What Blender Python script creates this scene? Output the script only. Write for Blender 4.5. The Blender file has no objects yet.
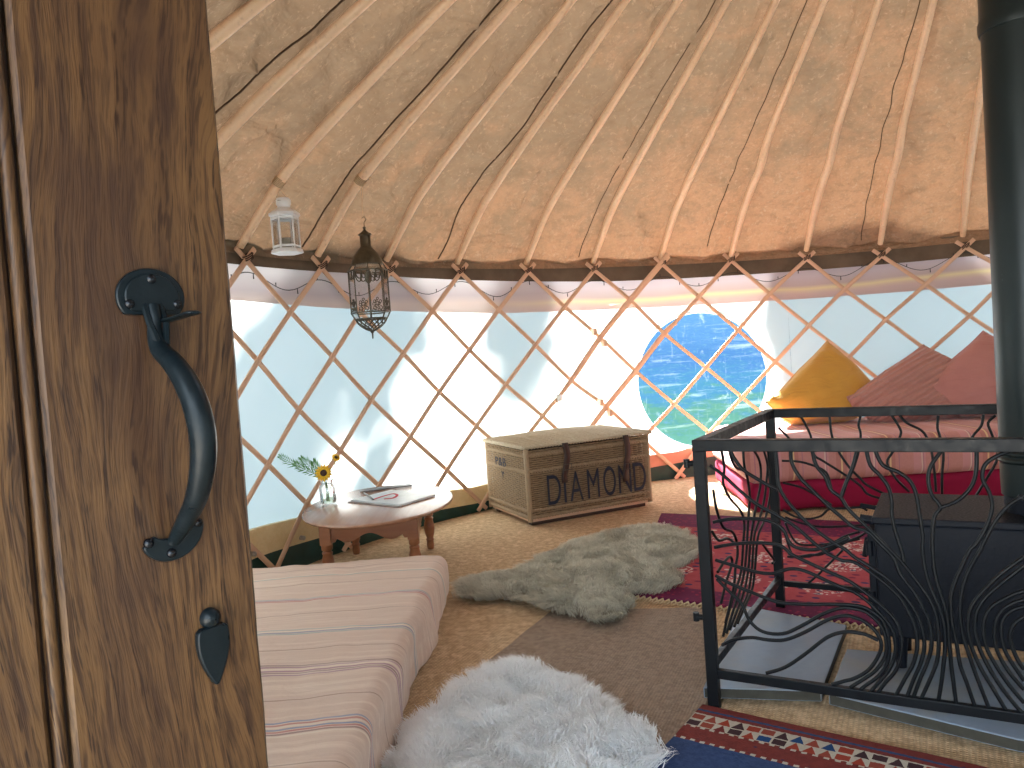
import bpy, bmesh, math, random
import numpy as np
from mathutils import Vector, Matrix, noise
random.seed(7); rng = np.random.default_rng(7)
S = bpy.context.scene; COL = S.collection
PI = math.pi; R_ = math.radians
# ---------------------------------------------------------------- geometry of the tent
CX, CY, R = 1.9316, 2.3855, 3.488          # centre of the round tent and wall radius; the doorway is near the origin
A0, DA = 156.3, 9.0                        # bearing of the first roof pole and the pitch between poles
def cyl(a, z, r=R):
    a = R_(a); return Vector((CX + r*math.cos(a), CY + r*math.sin(a), z))
# ---------------------------------------------------------------- material helpers
class NT:
    def __init__(s, name):
        s.m = bpy.data.materials.new(name); s.m.use_nodes = True
        s.t = s.m.node_tree; s.t.nodes.clear(); s.out = s.n('OutputMaterial')
    def n(s, typ, **kw):
        nd = s.t.nodes.new('ShaderNode' + typ)
        for k, v in kw.items():
            if hasattr(nd, k) and not isinstance(v, tuple): setattr(nd, k, v)
        return nd
    def l(s, a, b): s.t.links.new(a, b)
    def set(s, sock, v):
        if hasattr(v, 'is_output') or isinstance(v, bpy.types.NodeSocket): s.l(v, sock)
        elif isinstance(v, (tuple, list)) and len(v) == 3 and sock.type == 'RGBA': sock.default_value = (*v, 1)
        else: sock.default_value = v
    def coord(s, kind='Object'): return s.n('TexCoord').outputs[kind]
    def map(s, vec, scale=(1,1,1), rot=(0,0,0), loc=(0,0,0)):
        m = s.n('Mapping'); s.l(vec, m.inputs['Vector'])
        m.inputs['Scale'].default_value = scale; m.inputs['Rotation'].default_value = rot; m.inputs['Location'].default_value = loc
        return m.outputs[0]
    def noise(s, vec, scale=5, detail=4, rough=.55, dist=0):
        n = s.n('TexNoise'); s.l(vec, n.inputs['Vector']); n.inputs['Scale'].default_value = scale
        n.inputs['Detail'].default_value = detail; n.inputs['Roughness'].default_value = rough; n.inputs['Distortion'].default_value = dist
        return n.outputs['Fac']
    def wave(s, vec, scale=5, dist=0, detail=2, dscale=1, dirn='X', prof='SIN'):
        n = s.n('TexWave'); s.l(vec, n.inputs['Vector']); n.bands_direction = dirn; n.wave_profile = prof
        n.inputs['Scale'].default_value = scale; n.inputs['Distortion'].default_value = dist
        n.inputs['Detail'].default_value = detail; n.inputs['Detail Scale'].default_value = dscale
        return n.outputs['Fac']
    def vor(s, vec, scale=5, feature='F1', out='Distance', rand=1):
        n = s.n('TexVoronoi'); s.l(vec, n.inputs['Vector']); n.feature = feature; n.inputs['Scale'].default_value = scale
        n.inputs['Randomness'].default_value = rand
        return n.outputs[out]
    def ramp(s, fac, stops, interp='LINEAR'):
        n = s.n('ValToRGB'); s.set(n.inputs[0], fac); cr = n.color_ramp; cr.interpolation = interp
        while len(cr.elements) < len(stops): cr.elements.new(.5)
        for e, (p, c) in zip(cr.elements, stops):
            e.position = p; e.color = (*c, 1) if len(c) == 3 else c
        return n.outputs[0]
    def mix(s, fac, a, b, mode='MIX'):
        n = s.n('Mix'); n.data_type = 'RGBA'; n.blend_type = mode
        s.set(n.inputs[0], fac); s.set(n.inputs[6], a); s.set(n.inputs[7], b)
        return n.outputs[2]
    def math(s, op, a, b=0.0, c=None):
        n = s.n('Math'); n.operation = op; s.set(n.inputs[0], a); s.set(n.inputs[1], b)
        if c is not None: s.set(n.inputs[2], c)
        return n.outputs[0]
    def sep(s, vec):
        n = s.n('SeparateXYZ'); s.l(vec, n.inputs[0]); return n.outputs
    def bump(s, h, strength=.3, dist=.01, normal=None):
        n = s.n('Bump'); s.l(h, n.inputs['Height']); n.inputs['Strength'].default_value = strength; n.inputs['Distance'].default_value = dist
        if normal is not None: s.l(normal, n.inputs['Normal'])
        return n.outputs[0]
    def bsdf(s, col=(.5,.5,.5), rough=.6, metal=0, normal=None, spec=.5, **kw):
        b = s.n('BsdfPrincipled'); s.set(b.inputs['Base Color'], col); s.set(b.inputs['Roughness'], rough)
        b.inputs['Metallic'].default_value = metal; b.inputs['Specular IOR Level'].default_value = spec
        if normal is not None: s.l(normal, b.inputs['Normal'])
        for k, v in kw.items(): s.set(b.inputs[k.replace('_', ' ')], v)
        return b.outputs[0]
    def mixs(s, fac, a, b):
        n = s.n('MixShader'); s.set(n.inputs[0], fac); s.l(a, n.inputs[1]); s.l(b, n.inputs[2]); return n.outputs[0]
    def done(s, sh): s.l(sh, s.out.inputs[0]); return s.m
def simple(name, col, rough=.6, metal=0, spec=.5, nscale=0, namt=.15, bump=0, **kw):
    t = NT(name); c = col; nrm = None
    if nscale:
        v = t.noise(t.coord(), nscale, 5, .6)
        c = t.mix(v, tuple(x*(1-namt) for x in col), tuple(min(1, x*(1+namt)) for x in col))
        if bump: nrm = t.bump(v, bump, .004)
    return t.done(t.bsdf(c, rough, metal, nrm, spec, **kw))
def wood(name, c1, c2, rough=.5, scale=1.0, axis='Z', spec=.5, bump=.15, wavy=3):
    t = NT(name); k = {'X': (.08,1,1), 'Y': (1,.08,1), 'Z': (1,1,.08)}[axis]
    v = t.map(t.coord(), tuple(a*scale for a in k))
    n1 = t.noise(v, 18, 6, .6, .4); n2 = t.noise(v, 90, 3, .6)
    c = t.mix(t.ramp(n1, [(.3,(0,0,0)),(.7,(1,1,1))]), c1, c2)
    c = t.mix(t.math('MULTIPLY', n2, .35), c, tuple(x*.55 for x in c1))
    return t.done(t.bsdf(c, rough, 0, t.bump(n2, bump, .002), spec))
# ---------------------------------------------------------------- mesh helpers
class MB:
    def __init__(s): s.v = []; s.f = []; s.u = []
    def add(s, vs, fs):
        o = len(s.v); s.v += [Vector(p) for p in vs]; s.f += [tuple(i+o for i in f) for f in fs]; return s
    def box(s, c, size, M=None):
        cx, cy, cz = c; a, b, d = size[0]/2, size[1]/2, size[2]/2
        vs = [Vector((cx+x*a, cy+y*b, cz+z*d)) for z in (-1,1) for x, y in ((-1,-1),(1,-1),(1,1),(-1,1))]
        if M is not None: vs = [M @ p for p in vs]
        return s.add(vs, [(3,2,1,0),(4,5,6,7),(0,1,5,4),(1,2,6,5),(2,3,7,6),(3,0,4,7)])
    def tube(s, pts, rad, n=8, cap=True, flat=None, closed=False):
        """round or (flat=(normal hint, ratio)) oval tube along points; rad is a number or a list"""
        pts = [Vector(p) for p in pts]; N = len(pts)
        if not hasattr(rad, '__len__'): rad = [rad]*N
        vs = []; up = None
        for i, p in enumerate(pts):
            if closed: d = pts[(i+1) % N] - pts[i-1]
            else: d = pts[min(i+1, N-1)] - pts[max(i-1, 0)]
            d.normalize()
            if up is None:
                up = d.orthogonal().normalized()
            if flat is not None: up = Vector(flat[0](p)) if callable(flat[0]) else Vector(flat[0])
            x = d.cross(up)
            if x.length < 1e-6: x = d.orthogonal()
            x.normalize(); up = x.cross(d).normalized()
            k = 1 if flat is None else flat[1]
            for j in range(n):
                a = 2*PI*(j+.5)/n
                vs.append(p + (x*math.cos(a) + up*math.sin(a)*k)*rad[i])
        fs = []
        M_ = N if closed else N-1
        for i in range(M_):
            for j in range(n):
                a, b = i*n+j, i*n+(j+1) % n; c, d_ = ((i+1) % N)*n+(j+1) % n, ((i+1) % N)*n+j
                fs.append((a, b, c, d_))
        if cap and not closed: fs += [tuple(range(n-1, -1, -1)), tuple(range((N-1)*n, N*n))]
        return s.add(vs, fs)
    def lathe(s, prof, c=(0,0,0), n=24, sx=1, sy=1, cap=True, M=None):
        vs = []
        for r, z in prof:
            for j in range(n):
                a = 2*PI*j/n; vs.append(Vector((c[0]+r*sx*math.cos(a), c[1]+r*sy*math.sin(a), c[2]+z)))
        if M is not None: vs = [M @ p for p in vs]
        fs = [(i*n+j, i*n+(j+1) % n, (i+1)*n+(j+1) % n, (i+1)*n+j) for i in range(len(prof)-1) for j in range(n)]
        if cap: fs += [tuple(range(n-1, -1, -1)), tuple(range((len(prof)-1)*n, len(prof)*n))]
        return s.add(vs, fs)
    def prism(s, outline, z0, z1, M=None):
        n = len(outline); vs = [Vector((x, y, z0)) for x, y in outline] + [Vector((x, y, z1)) for x, y in outline]
        if M is not None: vs = [M @ p for p in vs]
        return s.add(vs, [tuple(range(n-1,-1,-1)), tuple(range(n, 2*n))] + [(i, (i+1) % n, n+(i+1) % n, n+i) for i in range(n)])
    def grid(s, fn, nu, nv, closed_u=False):
        vs = [fn(i/(nu if closed_u else nu-1), j/(nv-1)) for j in range(nv) for i in range(nu)]
        fs = []
        for j in range(nv-1):
            for i in range(nu if closed_u else nu-1):
                fs.append((j*nu+i, j*nu+(i+1) % nu, (j+1)*nu+(i+1) % nu, (j+1)*nu+i))
        return s.add(vs, fs)
    def build(s, name, mat, parent=None, smooth=True, bevel=0, solid=0, origin=None, fix=True, sub=0):
        me = bpy.data.meshes.new(name)
        off = Vector(origin) if origin else Vector((0,0,0))
        me.from_pydata([p-off for p in s.v], [], s.f)
        if fix:
            bm = bmesh.new(); bm.from_mesh(me); bmesh.ops.recalc_face_normals(bm, faces=bm.faces); bm.to_mesh(me); bm.free()
        me.polygons.foreach_set('use_smooth', [smooth]*len(me.polygons)); me.update()
        if smooth and not sub:
            try: me.set_sharp_from_angle(angle=R_(50))
            except Exception: pass
        me.materials.append(mat)
        o = bpy.data.objects.new(name, me); COL.objects.link(o); o.location = off
        if solid: m = o.modifiers.new('solid', 'SOLIDIFY'); m.thickness = solid; m.offset = 0
        if bevel:
            m = o.modifiers.new('bevel', 'BEVEL'); m.width = bevel; m.segments = 2; m.limit_method = 'ANGLE'; m.angle_limit = R_(40)
        if sub: m = o.modifiers.new('sub', 'SUBSURF'); m.levels = sub; m.render_levels = sub
        if parent is not None:
            o.parent = parent; o.location = off - parent_world(parent)
            if parent.rotation_euler.z: o.location = off
        return o
def parent_world(p):
    v = Vector(p.location)
    while p.parent is not None: p = p.parent; v = v + Vector(p.location)
    return v
def tag(o, label=None, cat=None, group=None, kind=None):
    for k, v in (('label', label), ('category', cat), ('group', group), ('kind', kind)):
        if v: o[k] = v
    return o
def thing(name, label, cat, loc=(0,0,0), group=None, rz=0):
    o = bpy.data.objects.new(name, None); COL.objects.link(o); o.location = loc; o.rotation_euler = (0,0,rz); o.empty_display_size = .1
    return tag(o, label, cat, group)
def frame(P, u, n=(0,0,1)):
    """matrix whose x axis is u (horizontal), z is world up"""
    u = Vector((u[0], u[1], 0)).normalized(); w = Vector((0,0,1)); y = w.cross(u)
    M = Matrix.Identity(4)
    for i in range(3): M[i][0] = u[i]; M[i][1] = y[i]; M[i][2] = w[i]; M[i][3] = P[i]
    return M
def smooth_path(pts, sub=4):
    pts = [Vector(p) for p in pts]; out = []
    for i in range(len(pts)-1):
        p0 = pts[max(i-1,0)]; p1 = pts[i]; p2 = pts[i+1]; p3 = pts[min(i+2, len(pts)-1)]
        for k in range(sub):
            t = k/sub
            out.append(.5*((2*p1)+(-p0+p2)*t+(2*p0-5*p1+4*p2-p3)*t*t+(-p0+3*p1-3*p2+p3)*t**3))
    out.append(pts[-1]); return out
def lerp_tab(tab, x):
    tab = sorted(tab)
    if x <= tab[0][0]: return tab[0][1:]
    for a, b in zip(tab, tab[1:]):
        if x <= b[0]:
            t = (x-a[0])/(b[0]-a[0]); return tuple(p+(q-p)*t for p, q in zip(a[1:], b[1:]))
    return tab[-1][1:]

# ---------------------------------------------------------------- materials
def m_canvas_wall():
    t = NT('pale tent canvas'); g = t.coord()
    n = t.noise(g, 1.3, 3, .5)
    c = t.mix(n, (.78,.88,.90), (.86,.91,.91))
    d = t.n('BsdfDiffuse'); t.set(d.inputs[0], (.40,.46,.48))
    tr = t.n('BsdfTranslucent'); t.set(tr.inputs[0], c)
    return t.done(t.mixs(.22, d.outputs[0], tr.outputs[0]))
def m_valance():
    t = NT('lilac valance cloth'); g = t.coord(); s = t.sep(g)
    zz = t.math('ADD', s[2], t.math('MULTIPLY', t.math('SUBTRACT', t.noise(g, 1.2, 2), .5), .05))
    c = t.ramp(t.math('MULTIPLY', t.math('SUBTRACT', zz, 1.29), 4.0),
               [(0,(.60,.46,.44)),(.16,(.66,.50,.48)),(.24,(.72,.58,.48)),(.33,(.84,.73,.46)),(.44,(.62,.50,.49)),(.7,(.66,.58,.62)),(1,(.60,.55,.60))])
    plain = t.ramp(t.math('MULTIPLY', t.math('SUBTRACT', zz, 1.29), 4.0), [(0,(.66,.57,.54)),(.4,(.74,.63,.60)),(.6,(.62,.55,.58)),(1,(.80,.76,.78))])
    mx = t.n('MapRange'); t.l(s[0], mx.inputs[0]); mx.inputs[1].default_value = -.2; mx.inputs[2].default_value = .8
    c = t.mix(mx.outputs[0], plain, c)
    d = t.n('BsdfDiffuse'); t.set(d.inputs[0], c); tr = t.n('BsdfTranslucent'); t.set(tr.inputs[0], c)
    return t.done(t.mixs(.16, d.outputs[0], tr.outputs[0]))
def m_roof():
    t = NT('tan roof canvas'); g = t.coord()
    big = t.noise(g, .9, 3, .5, .1); mid = t.noise(g, 5, 6, .65, .05); fine = t.noise(g, 55, 3, .7)
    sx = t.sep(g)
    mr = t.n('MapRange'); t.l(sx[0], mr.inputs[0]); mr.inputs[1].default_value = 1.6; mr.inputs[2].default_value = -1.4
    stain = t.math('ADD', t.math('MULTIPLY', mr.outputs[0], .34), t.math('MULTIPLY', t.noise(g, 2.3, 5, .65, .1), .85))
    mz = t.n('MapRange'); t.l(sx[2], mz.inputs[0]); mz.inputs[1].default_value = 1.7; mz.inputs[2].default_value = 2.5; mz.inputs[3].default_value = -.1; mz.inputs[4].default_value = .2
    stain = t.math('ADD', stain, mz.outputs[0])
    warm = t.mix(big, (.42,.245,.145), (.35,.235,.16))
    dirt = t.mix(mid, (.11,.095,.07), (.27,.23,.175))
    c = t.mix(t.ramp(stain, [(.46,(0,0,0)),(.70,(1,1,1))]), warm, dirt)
    st = t.noise(t.map(g, (1,1,.25)), 26, 4, .7)
    c = t.mix(t.ramp(st, [(.60,(0,0,0)),(.72,(.32,.32,.32))]), c, (.55,.46,.37))
    c = t.mix(t.ramp(fine, [(.35,(.25,.25,.25)),(.6,(0,0,0))]), c, (.20,.15,.10))
    c = t.mix(t.ramp(t.noise(g, 13, 6, .72), [(.38,(.42,.42,.42)),(.54,(0,0,0))]), c, (.17,.135,.095)); c = t.mix(t.ramp(t.noise(t.map(g, (1,1,.5)), 30, 5, .75), [(.56,(0,0,0)),(.70,(.35,.35,.35))]), c, (.56,.44,.34))
    wr = t.noise(t.map(g, (1,1,3), (.5,.2,.3)), 2.2, 4, .5, .15)
    nr = t.bump(fine, .12, .003, t.bump(wr, 1.0, .11))
    d = t.n('BsdfDiffuse'); t.set(d.inputs[0], c); t.l(nr, d.inputs['Normal'])
    tr = t.n('BsdfTranslucent'); t.set(tr.inputs[0], t.mix(.45, c, (.66,.36,.18))); t.l(nr, tr.inputs['Normal'])
    return t.done(t.mixs(.024, d.outputs[0], tr.outputs[0]))
def m_pole():
    t = NT('peeled ash pole'); g = t.coord()
    a = t.noise(t.map(g, (1,1,1)), 6, 4, .6); b = t.noise(g, 60, 3, .6)
    c = t.mix(a, (.80,.52,.32), (.92,.68,.46)); c = t.mix(t.ramp(b, [(.55,(0,0,0)),(.8,(.45,.45,.45))]), c, (.40,.20,.11))
    return t.done(t.bsdf(c, .3, 0, t.bump(b, .2, .002), .7))
def m_lath():
    t = NT('split ash lath'); g = t.coord()
    a = t.noise(g, 4, 4, .6); b = t.noise(g, 70, 3, .6)
    c = t.mix(a, (.70,.44,.29), (.84,.60,.43)); c = t.mix(t.math('MULTIPLY', b, .3), c, (.36,.19,.11))
    return t.done(t.bsdf(c, .5, 0, None, .35))
def m_coir():
    t = NT('woven coir matting'); g = t.coord()
    v = t.map(g, (1,1,1), (0,0,R_(28)))
    w1 = t.wave(v, 24, .6, 2, 6, 'X'); w2 = t.wave(v, 30, .8, 2, 6, 'Y')
    w = t.math('MULTIPLY', w1, w2); n = t.noise(g, 160, 3, .7); b = t.noise(g, 1.4, 3)
    c = t.mix(b, (.62,.42,.24), (.76,.53,.32))
    c = t.mix(t.ramp(w, [(.05,(.6,.6,.6)),(.5,(0,0,0))]), c, (.26,.17,.10)); c = t.mix(t.math('MULTIPLY', n, .5), c, (.86,.66,.44))
    mo = t.noise(g, 34, 5, .75); c = t.mix(t.ramp(mo, [(.40,(.55,.55,.55)),(.55,(0,0,0))]), c, (.33,.215,.125)); c = t.mix(t.ramp(t.noise(g, 17, 4, .7), [(.52,(0,0,0)),(.66,(.45,.45,.45))]), c, (.82,.62,.40))
    h = t.math('ADD', w, t.math('MULTIPLY', n, .5))
    return t.done(t.bsdf(c, .95, 0, t.bump(h, .7, .006), .1))
def m_brownrug():
    t = NT('flat brown hessian weave'); g = t.coord()
    w1 = t.wave(g, 34, .8, 2, 8, 'X'); w2 = t.wave(g, 46, .8, 2, 8, 'Y'); n = t.noise(g, 120, 3, .7); b = t.noise(g, 5, 4, .6)
    w = t.math('MULTIPLY', w1, w2)
    c = t.mix(b, (.29,.215,.165), (.40,.305,.24)); c = t.mix(t.math('MULTIPLY', n, .45), c, (.42,.31,.22))
    c = t.mix(t.ramp(w, [(.02,(.3,.3,.3)),(.4,(0,0,0))]), c, (.15,.10,.07))
    c = t.mix(t.ramp(t.noise(g, 42, 5, .8), [(.42,(.5,.5,.5)),(.56,(0,0,0))]), c, (.16,.115,.085)); c = t.mix(t.ramp(t.noise(g, 60, 4, .8), [(.55,(0,0,0)),(.68,(.45,.45,.45))]), c, (.52,.42,.34))
    return t.done(t.bsdf(c, .95, 0, t.bump(t.math('ADD', w, t.math('MULTIPLY', b, 2)), .5, .005), .1))
def m_redrug():
    t = NT('red patterned tribal rug'); g = t.coord(); s = t.sep(g)
    red = t.mix(t.noise(g, 26, 4, .75), (.24,.020,.035), (.46,.10,.11))
    # rows of small figures
    cell = t.vor(t.map(g, (1,1.4,1)), 14, 'F1', 'Distance', .35); col = t.vor(t.map(g, (1,1.4,1)), 14, 'F1', 'Color', .35)
    fig = t.ramp(cell, [(.20,(1,1,1)),(.26,(0,0,0))]); fc = t.ramp(t.sep(col)[0], [(0,(.05,.03,.09)),(.35,(.05,.03,.09)),(.4,(.55,.42,.35)),(.55,(.16,.02,.05)),(1,(.05,.05,.14))], 'CONSTANT')
    c = t.mix(fig, red, fc)
    # big pale medallions
    md = t.vor(g, 3.1, 'F1', 'Distance', .15); ring = t.ramp(md, [(.05,(0,0,0)),(.07,(1,1,1)),(.23,(1,1,1)),(.26,(0,0,0))])
    ring = t.math('MULTIPLY', ring, t.ramp(t.noise(g, 62, 3), [(.50,(0,0,0)),(.54,(.9,.9,.9))]))
    c = t.mix(ring, c, (.62,.52,.47))
    mz = t.ramp(t.math('ABSOLUTE', s[1]), [(0,(0,0,0)),(.50,(0,0,0)),(.505,(1,1,1))])
    edge = t.mix(t.ramp(t.vor(g, 40, 'F1', 'Distance', .6), [(.3,(1,1,1)),(.4,(0,0,0))]), (.13,.02,.06), (.28,.03,.07))
    c = t.mix(mz, c, edge)
    return t.done(t.bsdf(c, .95, 0, t.bump(t.noise(g, 200, 2), .4, .003), .1))
def m_kilim():
    # object space: y runs from the bound edge (0) towards the far side (negative)
    t = NT('navy and red bordered rug'); g = t.coord(); s = t.sep(g); y = t.math('MULTIPLY', s[1], -1.0)
    yj = t.math('ADD', y, t.math('MULTIPLY', t.math('SUBTRACT', t.noise(g, 70, 2), .5), .008))
    n = t.noise(g, 90, 3, .7)
    red = t.mix(t.noise(g, 45, 5, .8), (.07,.015,.02), (.28,.06,.045)); navy = t.mix(n, (.015,.03,.09), (.06,.10,.22)); cream = t.mix(n, (.36,.32,.26), (.58,.53,.45))
    wv = t.map(g, (1,1,1)); 
    # the cream band: blocks and triangles in small cells
    u = t.math('MULTIPLY', s[0], 1/.038); w_ = t.math('MULTIPLY', t.math('SUBTRACT', yj, .056), 1/.037)
    fx = t.math('SUBTRACT', t.math('FRACT', u), .5); fy = t.math('FRACT', w_); cc = t.n('CombineXYZ'); t.l(t.math('FLOOR', u), cc.inputs[0]); t.l(t.math('FLOOR', w_), cc.inputs[1])
    wn = t.n('TexWhiteNoise'); wn.noise_dimensions = '3D'; t.l(cc.outputs[0], wn.inputs['Vector'])
    figc = t.ramp(wn.outputs['Value'], [(0,(.30,.05,.03)),(.3,(.05,.025,.03)),(.5,(.27,.06,.04)),(.68,(.02,.06,.17)),(.85,(.16,.03,.03))], 'CONSTANT')
    ax = t.math('MULTIPLY', t.math('ABSOLUTE', fx), 2.0)
    tri = t.math('LESS_THAN', ax, t.math('MULTIPLY', fy, .95)); rec = t.math('MULTIPLY', t.math('LESS_THAN', ax, .86), t.math('LESS_THAN', t.math('ABSOLUTE', t.math('SUBTRACT', fy, .5)), .36))
    sel = t.math('GREATER_THAN', t.sep(wn.outputs['Color'])[1], .55)
    band = t.mix(t.mix(sel, rec, tri), cream, figc)
    fl = t.vor(g, 36, 'F1', 'Distance', .3)
    redfig = t.mix(t.ramp(fl, [(.28,(1,1,1)),(.36,(0,0,0))]), red, (.05,.03,.07))
    def step(v, e): 
        q = t.n('Math'); q.operation = 'GREATER_THAN'; t.l(v, q.inputs[0]); q.inputs[1].default_value = e; return q.outputs[0]
    dash = t.mix(step(t.wave(g, 12, 0, 0, 1, 'X'), .5), cream, red)
    c = redfig
    c = t.mix(step(yj, .030), c, navy); c = t.mix(step(yj, .040), c, redfig)
    c = t.mix(step(yj, .056), c, band); c = t.mix(step(yj, .128), c, dash); c = t.mix(step(yj, .136), c, redfig)
    c = t.mix(step(yj, .195), c, dash); c = t.mix(step(yj, .204), c, navy)
    return t.done(t.bsdf(c, .95, 0, t.bump(t.noise(g, 180, 2), .6, .004), .1))
def m_stripes_cover():
    # object space: stripes are bands of constant y
    t = NT('striped salmon cotton cover'); g = t.coord(); s = t.sep(g)
    y = t.math('ADD', s[1], t.math('MULTIPLY', t.math('SUBTRACT', t.noise(g, 3, 2), .5), .012))
    n = t.noise(g, 140, 3, .7)
    base = t.mix(t.noise(g, 2.5, 3), (.64,.49,.40), (.72,.57,.47)); base = t.mix(t.math('MULTIPLY', n, .35), base, (.54,.40,.33))
    c = base
    def line(y0, hw, col, a=1.0):
        nonlocal c
        d = t.math('ABSOLUTE', t.math('SUBTRACT', y, y0)); q = t.n('Math'); q.operation = 'LESS_THAN'; t.l(d, q.inputs[0]); q.inputs[1].default_value = hw
        c = t.mix(t.math('MULTIPLY', q.outputs[0], a), c, col)
    def multi(y0, cols, w=.008, gap=.012):
        for k, cc in enumerate(cols): line(y0 + k*gap, w/2, cc, .88)
    blue = (.10,.24,.42); red = (.42,.08,.10); cream = (.78,.70,.58); teal = (.25,.40,.42); dk = (.18,.12,.14); pur = (.28,.14,.25)
    for y0, cols in STRIPES:
        multi(y0, [dict(b=blue, r=red, c=cream, t=teal, d=dk, p=pur)[k] for k in cols])
    for y0 in SINGLES: line(y0, .0026, (.26,.17,.14), .75)
    c = t.mix(t.math('MULTIPLY', t.noise(t.map(g, (2,60,20)), 2.0, 4, .7), .5), c, (.46,.30,.24)); c = t.mix(t.ramp(t.noise(t.map(g, (1,26,8)), 2.0, 3, .6), [(.5,(0,0,0)),(.7,(.4,.4,.4))]), c, (.84,.72,.60))
    th = t.wave(g, 60, .5, 1, 4, 'Y')
    c = t.mix(t.math('MULTIPLY', th, .12), c, (.45,.26,.20))
    wr = t.noise(t.map(g, (1,2.2,1), (0,0,.5)), 6, 3, .6, .5)
    return t.done(t.bsdf(c, .9, 0, t.bump(n, .25, .002, t.bump(wr, .45, .02)), .15, Sheen_Weight=.15))
def m_daybed():
    t = NT('muted pink striped bedspread'); g = t.coord(); s = t.sep(g); n = t.noise(g, 90, 3, .7)
    c = t.mix(n, (.50,.20,.18), (.62,.30,.26))
    def line(period, off, w, col, a):
        nonlocal c
        f = t.math('FRACT', t.math('ADD', t.math('MULTIPLY', s[0], 1/period), off)); q = t.n('Math'); q.operation = 'LESS_THAN'; t.l(f, q.inputs[0]); q.inputs[1].default_value = w
        c = t.mix(t.math('MULTIPLY', q.outputs[0], a), c, col)
    line(.27, .10, .22, (.44,.16,.13), .6); line(.27, .5, .25, (.66,.32,.34), .5)
    line(.27, 0, .035, (.80,.58,.30), .85); line(.27, .34, .025, (.75,.62,.5), .7); line(.135, .62, .04, (.34,.14,.22), .6)
    return t.done(t.bsdf(c, .9, 0, t.bump(t.noise(g, 5, 3), .3, .02), .15, Sheen_Weight=.2))
def m_cushion(name, c1, c2, stripe=False):
    t = NT(name); g = t.coord(); n = t.noise(g, 120, 3, .7)
    c = t.mix(t.noise(g, 6, 3), c1, c2)
    nr = t.bump(n, .25, .002, t.bump(t.noise(t.map(g, (1,1,2.6), (0,.5,0)), 4.5, 3, .55, .8), .6, .03))
    if stripe:
        w = t.wave(t.map(g, (1,1,1), (0,R_(28),0)), 9, .8, 2, 1, 'Z'); nr = t.bump(w, .8, .02, nr)
        c = t.mix(t.math('MULTIPLY', w, .25), c, tuple(x*.72 for x in c1))
    return t.done(t.bsdf(c, .85, 0, nr, .15, Sheen_Weight=.3))
def m_oak():
    t = NT('dark varnished oak'); g = t.coord()
    # object space: x across the boards, z along the grain
    wob = t.noise(t.map(g, (1,1,.30)), 9, 3, .5); wob2 = t.noise(t.map(g, (1,1,.5)), 3.2, 2, .5)
    cmb = t.n('CombineXYZ'); t.l(t.math('ADD', t.math('MULTIPLY', wob, .060), t.math('MULTIPLY', wob2, .20)), cmb.inputs[0])
    mv = t.n('VectorMath'); mv.operation = 'MULTIPLY_ADD'; t.l(g, mv.inputs[0]); mv.inputs[1].default_value = (1,1,.09); t.l(cmb.outputs[0], mv.inputs[2])
    rings = t.wave(mv.outputs[0], 14, 1.5, 3, 3, 'X', 'SAW')
    pores = t.noise(t.map(mv.outputs[0], (1,1,.9)), 420, 2, .6); pores2 = t.noise(t.map(mv.outputs[0], (1,1,.7)), 170, 3, .65)
    c = t.mix(t.ramp(rings, [(.0,(1,1,1)),(.55,(.55,.55,.55)),(.85,(0,0,0)),(1,(.6,.6,.6))]), (.060,.029,.014), (.120,.060,.025))
    c = t.mix(t.noise(t.map(g, (1,1,.6)), 5, 3), c, t.mix(.5, c, (.135,.072,.026)))
    late = t.ramp(rings, [(.35,(.35,.35,.35)),(.9,(1,1,1))])
    c = t.mix(t.math('MULTIPLY', t.ramp(pores, [(.40,(1,1,1)),(.50,(0,0,0))]), late), c, (.020,.009,.005))
    c = t.mix(t.ramp(pores2, [(.36,(.8,.8,.8)),(.50,(0,0,0))]), c, (.030,.013,.007))
    c = t.mix(t.ramp(t.noise(t.map(g, (1,1,.5)), 8, 3), [(.36,(.7,.7,.7)),(.55,(0,0,0))]), c, (.040,.019,.012))
    c = t.mix(t.ramp(t.noise(t.map(g, (1,1,.3)), 75, 3, .7), [(.76,(0,0,0)),(.80,(.4,.4,.4))]), c, (.26,.20,.16))
    ro = t.ramp(pores2, [(.3,(.55,.55,.55)),(.7,(.36,.36,.36))])
    h = t.math('ADD', pores, pores2)
    return t.done(t.bsdf(c, ro, 0, t.bump(h, .4, .0010), .28))
def m_iron(name='black hammered iron', col=(.018,.022,.026), rough=.42, bs=60):
    t = NT(name); g = t.coord(); n = t.noise(g, bs, 3, .6)
    return t.done(t.bsdf(t.mix(n, col, tuple(x*1.8 for x in col)), t.ramp(n, [(.3,(rough-.1,)*3),(.7,(rough+.15,)*3)]), 0, t.bump(n, .2, .003), .24))
def m_pipe():
    t = NT('black enamelled flue pipe'); g = t.coord(); n = t.noise(t.map(g, (1,1,.3)), 12, 5, .65); sc = t.noise(t.map(g, (1,1,.12)), 70, 4, .7)
    c = t.mix(n, (.004,.009,.010), (.011,.020,.022)); c = t.mix(t.ramp(sc, [(.70,(0,0,0)),(.76,(.5,.5,.5))]), c, (.30,.34,.33))
    return t.done(t.bsdf(c, t.ramp(n, [(.3,(.32,)*3),(.7,(.5,)*3)]), .3, t.bump(n, .15, .004), .5))
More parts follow.
